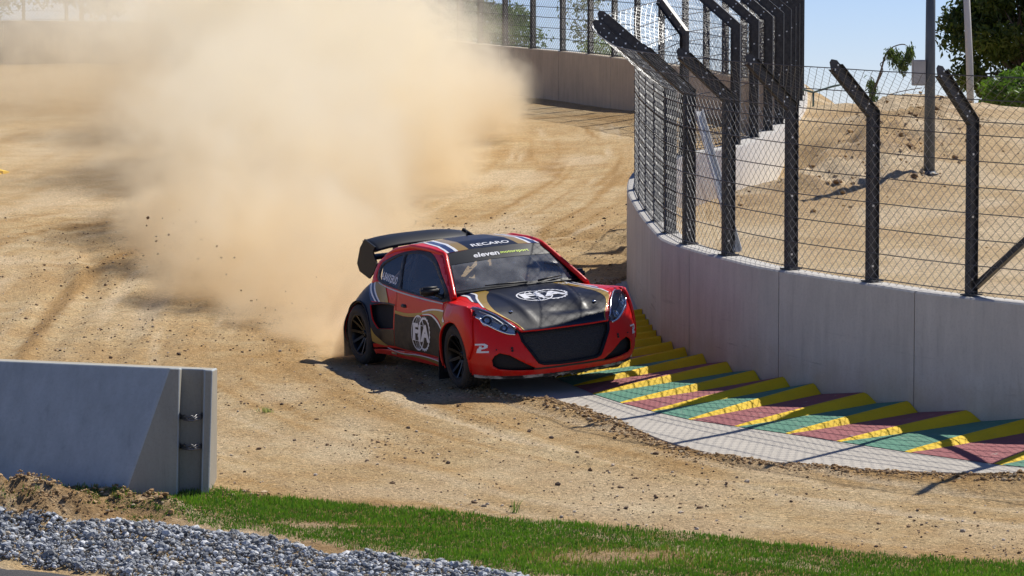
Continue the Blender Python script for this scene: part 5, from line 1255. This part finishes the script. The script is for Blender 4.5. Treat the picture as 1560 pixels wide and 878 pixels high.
# ---- floor, cabin
bm = bmesh.new(); box(bm, (-1.75, -.74, .17), (1.86, .74, .24)); link('floor_pan', bm2me(bm, 'f'), M_DARK, car)
bm = bmesh.new(); box(bm, (-1.70, -.48, .245), (-.75, .48, .80)); box(bm, (.86, -.48, .245), (1.80, .48, .60)); link('bulkheads', bm2me(bm, 'b'), M_DARK, car)
bm = bmesh.new(); box(bm, (.60, -.68, .70), (1.0, .68, .86)); bmesh.ops.bevel(bm, geom=bm.edges[:], offset=.03, segments=2, affect='EDGES'); link('dashboard', bm2me(bm, 'd'), M_DARK, car)
M_CAGE = mat('roll_cage_paint', (.16, .16, .17), .5); bm = bmesh.new()
for s in (-1, 1):
    tube(bm, [(-.45, s*.66, .25), (-.45, s*.62, .95), (-.42, s*.50, 1.26), (.30, s*.50, 1.25), (.74, s*.62, .98), (.90, s*.64, .5)], .02, 8)
    tube(bm, [(-.45, s*.50, 1.24), (-1.30, s*.50, .82)], .02, 8)
    tube(bm, [(.50, s*.60, .86), (.36, s*.52, 1.22)], .018, 8)
tube(bm, [(-.42, -.50, 1.26), (-.42, .50, 1.26)], .02, 8); tube(bm, [(.30, -.50, 1.25), (.30, .50, 1.25)], .02, 8); tube(bm, [(-.45, -.62, .4), (-.43, .48, 1.24)], .018, 8); tube(bm, [(-.45, .62, .4), (-.43, -.48, 1.24)], .018, 8)
link('roll_cage', bm2me(bm, 'c'), M_CAGE, car)
bm = bmesh.new(); box(bm, (-.40, .12, .28), (-.28, .58, 1.02)); box(bm, (-.34, .12, .28), (.15, .58, .42)); box(bm, (-.36, .14, .80), (-.10, .18, 1.12)); box(bm, (-.36, .52, .80), (-.10, .56, 1.12)); bmesh.ops.bevel(bm, geom=bm.edges[:], offset=.03, segments=2, affect='EDGES'); link('seat', bm2me(bm, 's'), M_DARK, car)
bm = bmesh.new(); lathe(bm, [(.155, -.014), (.17, 0), (.155, .014), (.14, 0)], 28, Matrix.Translation((.47, .35, .90)) @ Matrix.Rotation(-1.15, 4, 'Y') @ Matrix.Rotation(PI/2, 4, 'X'), closed=True); box(bm, (.44, .34, .84), (.62, .36, .88)); link('steering_wheel', bm2me(bm, 's'), M_TRIM, car)
# driver
drv = empty('person', (0, 0, 0)); drv.matrix_world = CARM @ Matrix.Translation((-.12, .35, .42)); tag(drv, 'driver in dark race suit and pale helmet sitting at the wheel inside the rally car', 'person')
M_SUIT = mat('race_suit', (.05, .055, .075), .8); M_HELM = mat('helmet_shell', (.55, .56, .58), .2, 0, 1); M_GLV = mat('glove', (.02, .02, .02), .8)
V_ = [(0, 0, .02), (-.03, 0, .22), (-.05, 0, .42), (-.02, 0, .53), (-.02, .17, .44), (.14, .24, .28), (.40, .15, .40), (.50, .12, .47), (-.02, -.17, .44), (.14, -.24, .28), (.40, -.15, .40), (.50, -.12, .47), (.05, .10, .02), (.42, .14, .14), (.80, .13, -.08), (.92, .13, -.04), (.05, -.10, .02), (.42, -.14, .14), (.80, -.13, -.08), (.92, -.13, -.04)]
E_ = [(0, 1), (1, 2), (2, 3), (2, 4), (4, 5), (5, 6), (6, 7), (2, 8), (8, 9), (9, 10), (10, 11), (0, 12), (12, 13), (13, 14), (14, 15), (0, 16), (16, 17), (17, 18), (18, 19)]
Rr = [.15, .15, .16, .07, .075, .055, .042, .035, .075, .055, .042, .035, .10, .075, .05, .04, .10, .075, .05, .04]
me = bpy.data.meshes.new('body'); me.from_pydata(V_, E_, []); ob = link('body', me, M_SUIT, drv)
md = ob.modifiers.new('skin', 'SKIN'); md.use_smooth_shade = True
for v_, r_ in zip(me.skin_vertices[0].data, Rr): v_.radius = (r_, r_)
me.skin_vertices[0].data[0].use_root = True
ob.modifiers.new('sub', 'SUBSURF').levels = 1; ob.modifiers['sub'].render_levels = 1
bm = bmesh.new(); bmesh.ops.create_uvsphere(bm, u_segments=24, v_segments=16, radius=.135)
for v in bm.verts: v.co = Vector((v.co.x*1.08+(.02 if v.co.z < 0 and v.co.x > 0 else 0), v.co.y*.95, v.co.z*1.02))
h_ = link('helmet', bm2me(bm, 'h', True), M_HELM, drv); h_.location = (.0, 0, .67)
bm = bmesh.new(); rr = []
for z_ in (-.03, .0, .03, .055): rr.append([bm.verts.new((.155*math.cos(a)*math.sqrt(1-(z_/.16)**2)*.99, .139*math.sin(a)*math.sqrt(1-(z_/.16)**2), z_)) for a in np.linspace(-1.1, 1.1, 14)])
for a, b in zip(rr, rr[1:]):
    for k in range(13): bm.faces.new((a[k], a[k+1], b[k+1], b[k]))
link('visor', bm2me(bm, 'v', True), M_CARB, h_)
for s in (-1, 1):
    for k in range(5):
        bm = bmesh.new(); b0 = Vector((.49, s*(.12+.012*(k-1.5)), .47+.012*(k-1.5))); L_ = [.05, .06, .065, .06, .045][k]
        if k == 4: b0 = Vector((.47, s*.095, .49)); pts = [b0, b0+Vector((.02, -s*.02, .01)), b0+Vector((.035, -s*.025, -.01))]
        else: pts = [b0, b0+Vector((L_*.5, 0, .012)), b0+Vector((L_*.75, s*.01, -.018)), b0+Vector((L_*.45, s*.012, -.035))]
        tube(bm, pts, .011, 6); link('glove_finger', bm2me(bm, 'g'), M_GLV, drv)
# ---- wheels
def wheel_mesh_parts():
    ty = bmesh.new(); w2 = .118; R = WR
    prof = [(.222, -w2+.012), (.235, -w2), (.275, -w2-.004), (.305, -w2+.004), (R-.006, -w2+.022), (R, -w2+.05), (R, -.03), (R-.006, -.026), (R, -.022), (R, .022), (R-.006, .026), (R, .03), (R, w2-.05), (R-.006, w2-.022), (.305, w2-.004), (.275, w2+.004), (.235, w2), (.222, w2-.012)]
    lathe(ty, prof, 64); 
    for k in range(48):  # shoulder tread blocks
        for s in (-1, 1):
            M = Matrix.Rotation(2*PI*(k+.25*(s > 0))/48, 4, 'Y'); box(ty, (R-.010, s*w2*.60-.020, -.014), (R+.004, s*w2*.60+.024, .014), M)
    rm = bmesh.new(); lathe(rm, [(.222, -w2+.006), (.228, -w2+.002), (.215, -w2+.010), (.205, -w2+.04), (.200, 0), (.205, w2-.02), (.222, w2-.006)], 64)
    sp = bmesh.new()
    for k in range(10):
        M = Matrix.Rotation(2*PI*k/10, 4, 'Y'); q = [(.045, -.030), (.12, -.055), (.212, -.098)]
        for a, b in zip(q, q[1:]):
            vs = []
            for (r, y), hw__ in ((a, .017), (b, .013)): vs += [sp.verts.new(M @ Vector((r, y-.010, z))) for z in (-hw__, hw__)]+[sp.verts.new(M @ Vector((r, y+.022, z))) for z in (-hw__, hw__)]
            for f in ((0, 1, 5, 4), (2, 6, 7, 3), (0, 4, 6, 2), (1, 3, 7, 5)): sp.faces.new([vs[i] for i in f])
    bmesh.ops.recalc_face_normals(sp, faces=sp.faces)
    hb = bmesh.new(); lathe(hb, [(.001, -.052), (.035, -.050), (.045, -.040), (.055, -.030), (.055, .03)], 24)
    for k in range(5):
        a = 2*PI*k/5; box(hb, (.030*math.cos(a)-.006, -.060, .030*math.sin(a)-.006), (.030*math.cos(a)+.006, -.045, .030*math.sin(a)+.006))
    bd = bmesh.new(); lathe(bd, [(.05, .01), (.165, .01), (.165, .03), (.05, .03)], 40, closed=True)
    return [('tyre', bm2me(ty, 'tyre'), M_RUB), ('rim', bm2me(rm, 'rim'), M_RIM), ('spokes', bm2me(sp, 'spokes'), M_RIM), ('hub', bm2me(hb, 'hub'), M_RIM), ('brake_disc', bm2me(bd, 'disc'), M_STEEL)]
wp_ = wheel_mesh_parts()
for (sx, s) in ((1, -1), (-1, -1), (1, 1), (-1, 1)):
    wh = bpy.data.objects.new('wheel', None); C.objects.link(wh); wh.parent = car; wh.location = (sx*WX, s*.80, WR); wh.rotation_euler = (0, random.uniform(0, 1), PI if s > 0 else 0)
    if sx > 0: wh.rotation_euler[2] += math.radians(-3)
    for nm, me_, m_ in wp_:
        o = link(nm, me_, m_ if not me_.materials else None, wh)
    # mud flap behind the wheel
    bm = bmesh.new(); box(bm, (-.006, -.13, -.19), (.006, .13, .12)); o = link('mud_flap', bm2me(bm, 'm'), M_TRIM, car); o.location = (sx*WX-.40, s*.80, .24); o.rotation_euler = (0, .12, 0)
# ================================================================ dust thrown up behind the car
def dust():
    m = bpy.data.materials.new('dust_cloud'); m.use_nodes = True; nt = m.node_tree; nt.nodes.clear(); L = nt.links
    out = nt.nodes.new('ShaderNodeOutputMaterial'); pv = nt.nodes.new('ShaderNodeVolumePrincipled'); L.new(pv.outputs[0], out.inputs['Volume'])
    tc = nt.nodes.new('ShaderNodeTexCoord'); pos = tc.outputs['Object']
    def vm(op, a, b=None):
        n = nt.nodes.new('ShaderNodeVectorMath'); n.operation = op
        for s, v_ in ((n.inputs[0], a), (n.inputs[1], b)):
            if v_ is None: continue
            if isinstance(v_, tuple): s.default_value = v_
            else: L.new(v_, s)
        return n
    def nz(scale, det, vec, rough=.6, w=None):
        n = nt.nodes.new('ShaderNodeTexNoise'); n.inputs['Scale'].default_value = scale; n.inputs['Detail'].default_value = det; n.inputs['Roughness'].default_value = rough; L.new(vec, n.inputs['Vector']); return n
    warp = nz(.42, 3, pos, .62)
    off = vm('MULTIPLY', vm('SUBTRACT', warp.outputs['Color'], (.5, .5, .5)).outputs[0], (3.2, 3.2, 2.4))
    sepz = nt.nodes.new('ShaderNodeSeparateXYZ'); L.new(pos, sepz.inputs[0])
    def M(op, a, b=None, clamp=False):
        x = nt.nodes.new('ShaderNodeMath'); x.operation = op; x.use_clamp = clamp
        for s, v_ in ((x.inputs[0], a), (x.inputs[1], b)):
            if v_ is None: continue
            if isinstance(v_, (int, float)): s.default_value = v_
            else: L.new(v_, s)
        return x.outputs[0]
    # height over the sloping ground
    hgt = M('SUBTRACT', sepz.outputs[2], M('ADD', M('MULTIPLY', sepz.outputs[1], SLOPE), _A.z-SLOPE*_A.y))
    wa = M('MULTIPLY', M('MULTIPLY', hgt, .55, False), 1.0, True)
    offs = vm('SCALE', off.outputs[0]); L.new(M('ADD', wa, .10), offs.inputs['Scale'])
    p = vm('ADD', pos, offs.outputs[0]).outputs[0]
    total = None
    for (px, py, d, rx, rz, ry, wgt) in BLOBS:
        c = at(px, py, d)
        v_ = vm('MULTIPLY', vm('SUBTRACT', p, tuple(c)).outputs[0], (1/rx, 1/ry, 1/rz)); ln_ = vm('LENGTH', v_.outputs[0])
        q = nt.nodes.new('ShaderNodeMapRange'); q.interpolation_type = 'SMOOTHSTEP'; q.inputs[1].default_value = 1.0; q.inputs[2].default_value = .45; q.inputs[3].default_value = 0; q.inputs[4].default_value = wgt
        L.new(ln_.outputs['Value'], q.inputs[0]); total = q.outputs[0] if total is None else M('ADD', total, q.outputs[0])
    n2 = nz(1.7, 6, p, .72)
    mod = nt.nodes.new('ShaderNodeMapRange'); mod.inputs[1].default_value = .40; mod.inputs[2].default_value = .58; mod.inputs[3].default_value = .05; mod.inputs[4].default_value = 1.6; L.new(n2.outputs['Fac'], mod.inputs[0])
    dens = M('MULTIPLY', M('MULTIPLY', total, mod.outputs[0]), DUST_K)
    L.new(dens, pv.inputs['Density'])
    cr = nt.nodes.new('ShaderNodeValToRGB'); cr.color_ramp.elements[0].color = (.86, .72, .50, 1); cr.color_ramp.elements[1].color = (.965, .90, .745, 1); cr.color_ramp.elements[0].position = .0; cr.color_ramp.elements[1].position = 1
    hh = M('ADD', M('MULTIPLY', hgt, .45), M('MULTIPLY', M('SUBTRACT', n2.outputs['Fac'], .5), 1.2), True); L.new(hh, cr.inputs[0]); L.new(cr.outputs[0], pv.inputs['Color'])
    pv.inputs['Anisotropy'].default_value = .35
    bm = bmesh.new(); box(bm, (-17, 32.2, -.6), (2.2, 84, 10.5)); o = link('dust_cloud', bm2me(bm, 'dust_cloud'), m); tag(o, 'cloud of pale sandy dust thrown up behind the rally car', kind='stuff')
DUST_K = 1.0
#  px, py, distance, half width, half height, half depth, weight
BLOBS = [(528, 530, 32.9, .60, .50, .8, 6), (500, 506, 33.7, .9, .75, 1.0, 5), (458, 468, 34.9, 1.25, 1.1, 1.4, 3.6), (410, 415, 36.9, 1.8, 1.5, 1.9, 2.4), (500, 420, 36.5, 1.2, 1.3, 1.4, 1.2),
 (345, 372, 39.5, 1.45, .95, 2.0, 2.0), (280, 345, 41.5, 1.1, .75, 1.8, 2.0), (170, 235, 52, 3.4, .9, 4, .14), (120, 300, 46, 3, .5, 4, .05),
 (440, 320, 40.5, 2.4, 2.1, 3.0, .9), (400, 215, 45, 2.7, 2.4, 3.6, .7), (500, 180, 49, 3.1, 2.8, 4.2, .8), (470, 30, 54, 3.8, 2.6, 4.5, .8),
 (575, 245, 50, 2.1, 1.7, 3.0, .9), (585, 125, 56, 2.5, 1.9, 3.6, 1.0), (672, 165, 60, 2.1, 1.5, 3.0, 1.2), (722, 148, 63, 1.25, .95, 2.2, 1.2), (640, 235, 55, 1.6, .8, 2.5, .7),
 (330, 70, 62, 3.8, 3.0, 4.0, .40), (190, 70, 68, 4.8, 2.8, 5.0, .12), (60, 40, 72, 5.2, 3.4, 6.5, .11), (90, 170, 62, 5.5, 1.3, 7, .07)]
dust()
# earth flung up, seen as specks beside the cloud
n = 150; P = []
for k in range(n):
    if k < 90: px, py, d = RNG.normal(300, 55), RNG.normal(385, 28), 38+RNG.normal()*1.0
    else: px, py, d = RNG.normal(435, 40), RNG.normal(490, 30), 34.2
    p = at(px, py, d); 
    if p.z < tz(p.x, p.y)+.02: p.z = tz(p.x, p.y)+.02
    P.append(tuple(p))
P = np.array(P); R = np.clip(.008*RNG.lognormal(0, .5, n), .004, .022)
stones('dirt', P, R, M_STONE, .9, label='specks of earth flung into the air beside the dust', cols=pick(n, [(1, (.10, .065, .04)), (1, (.2, .13, .07))]))
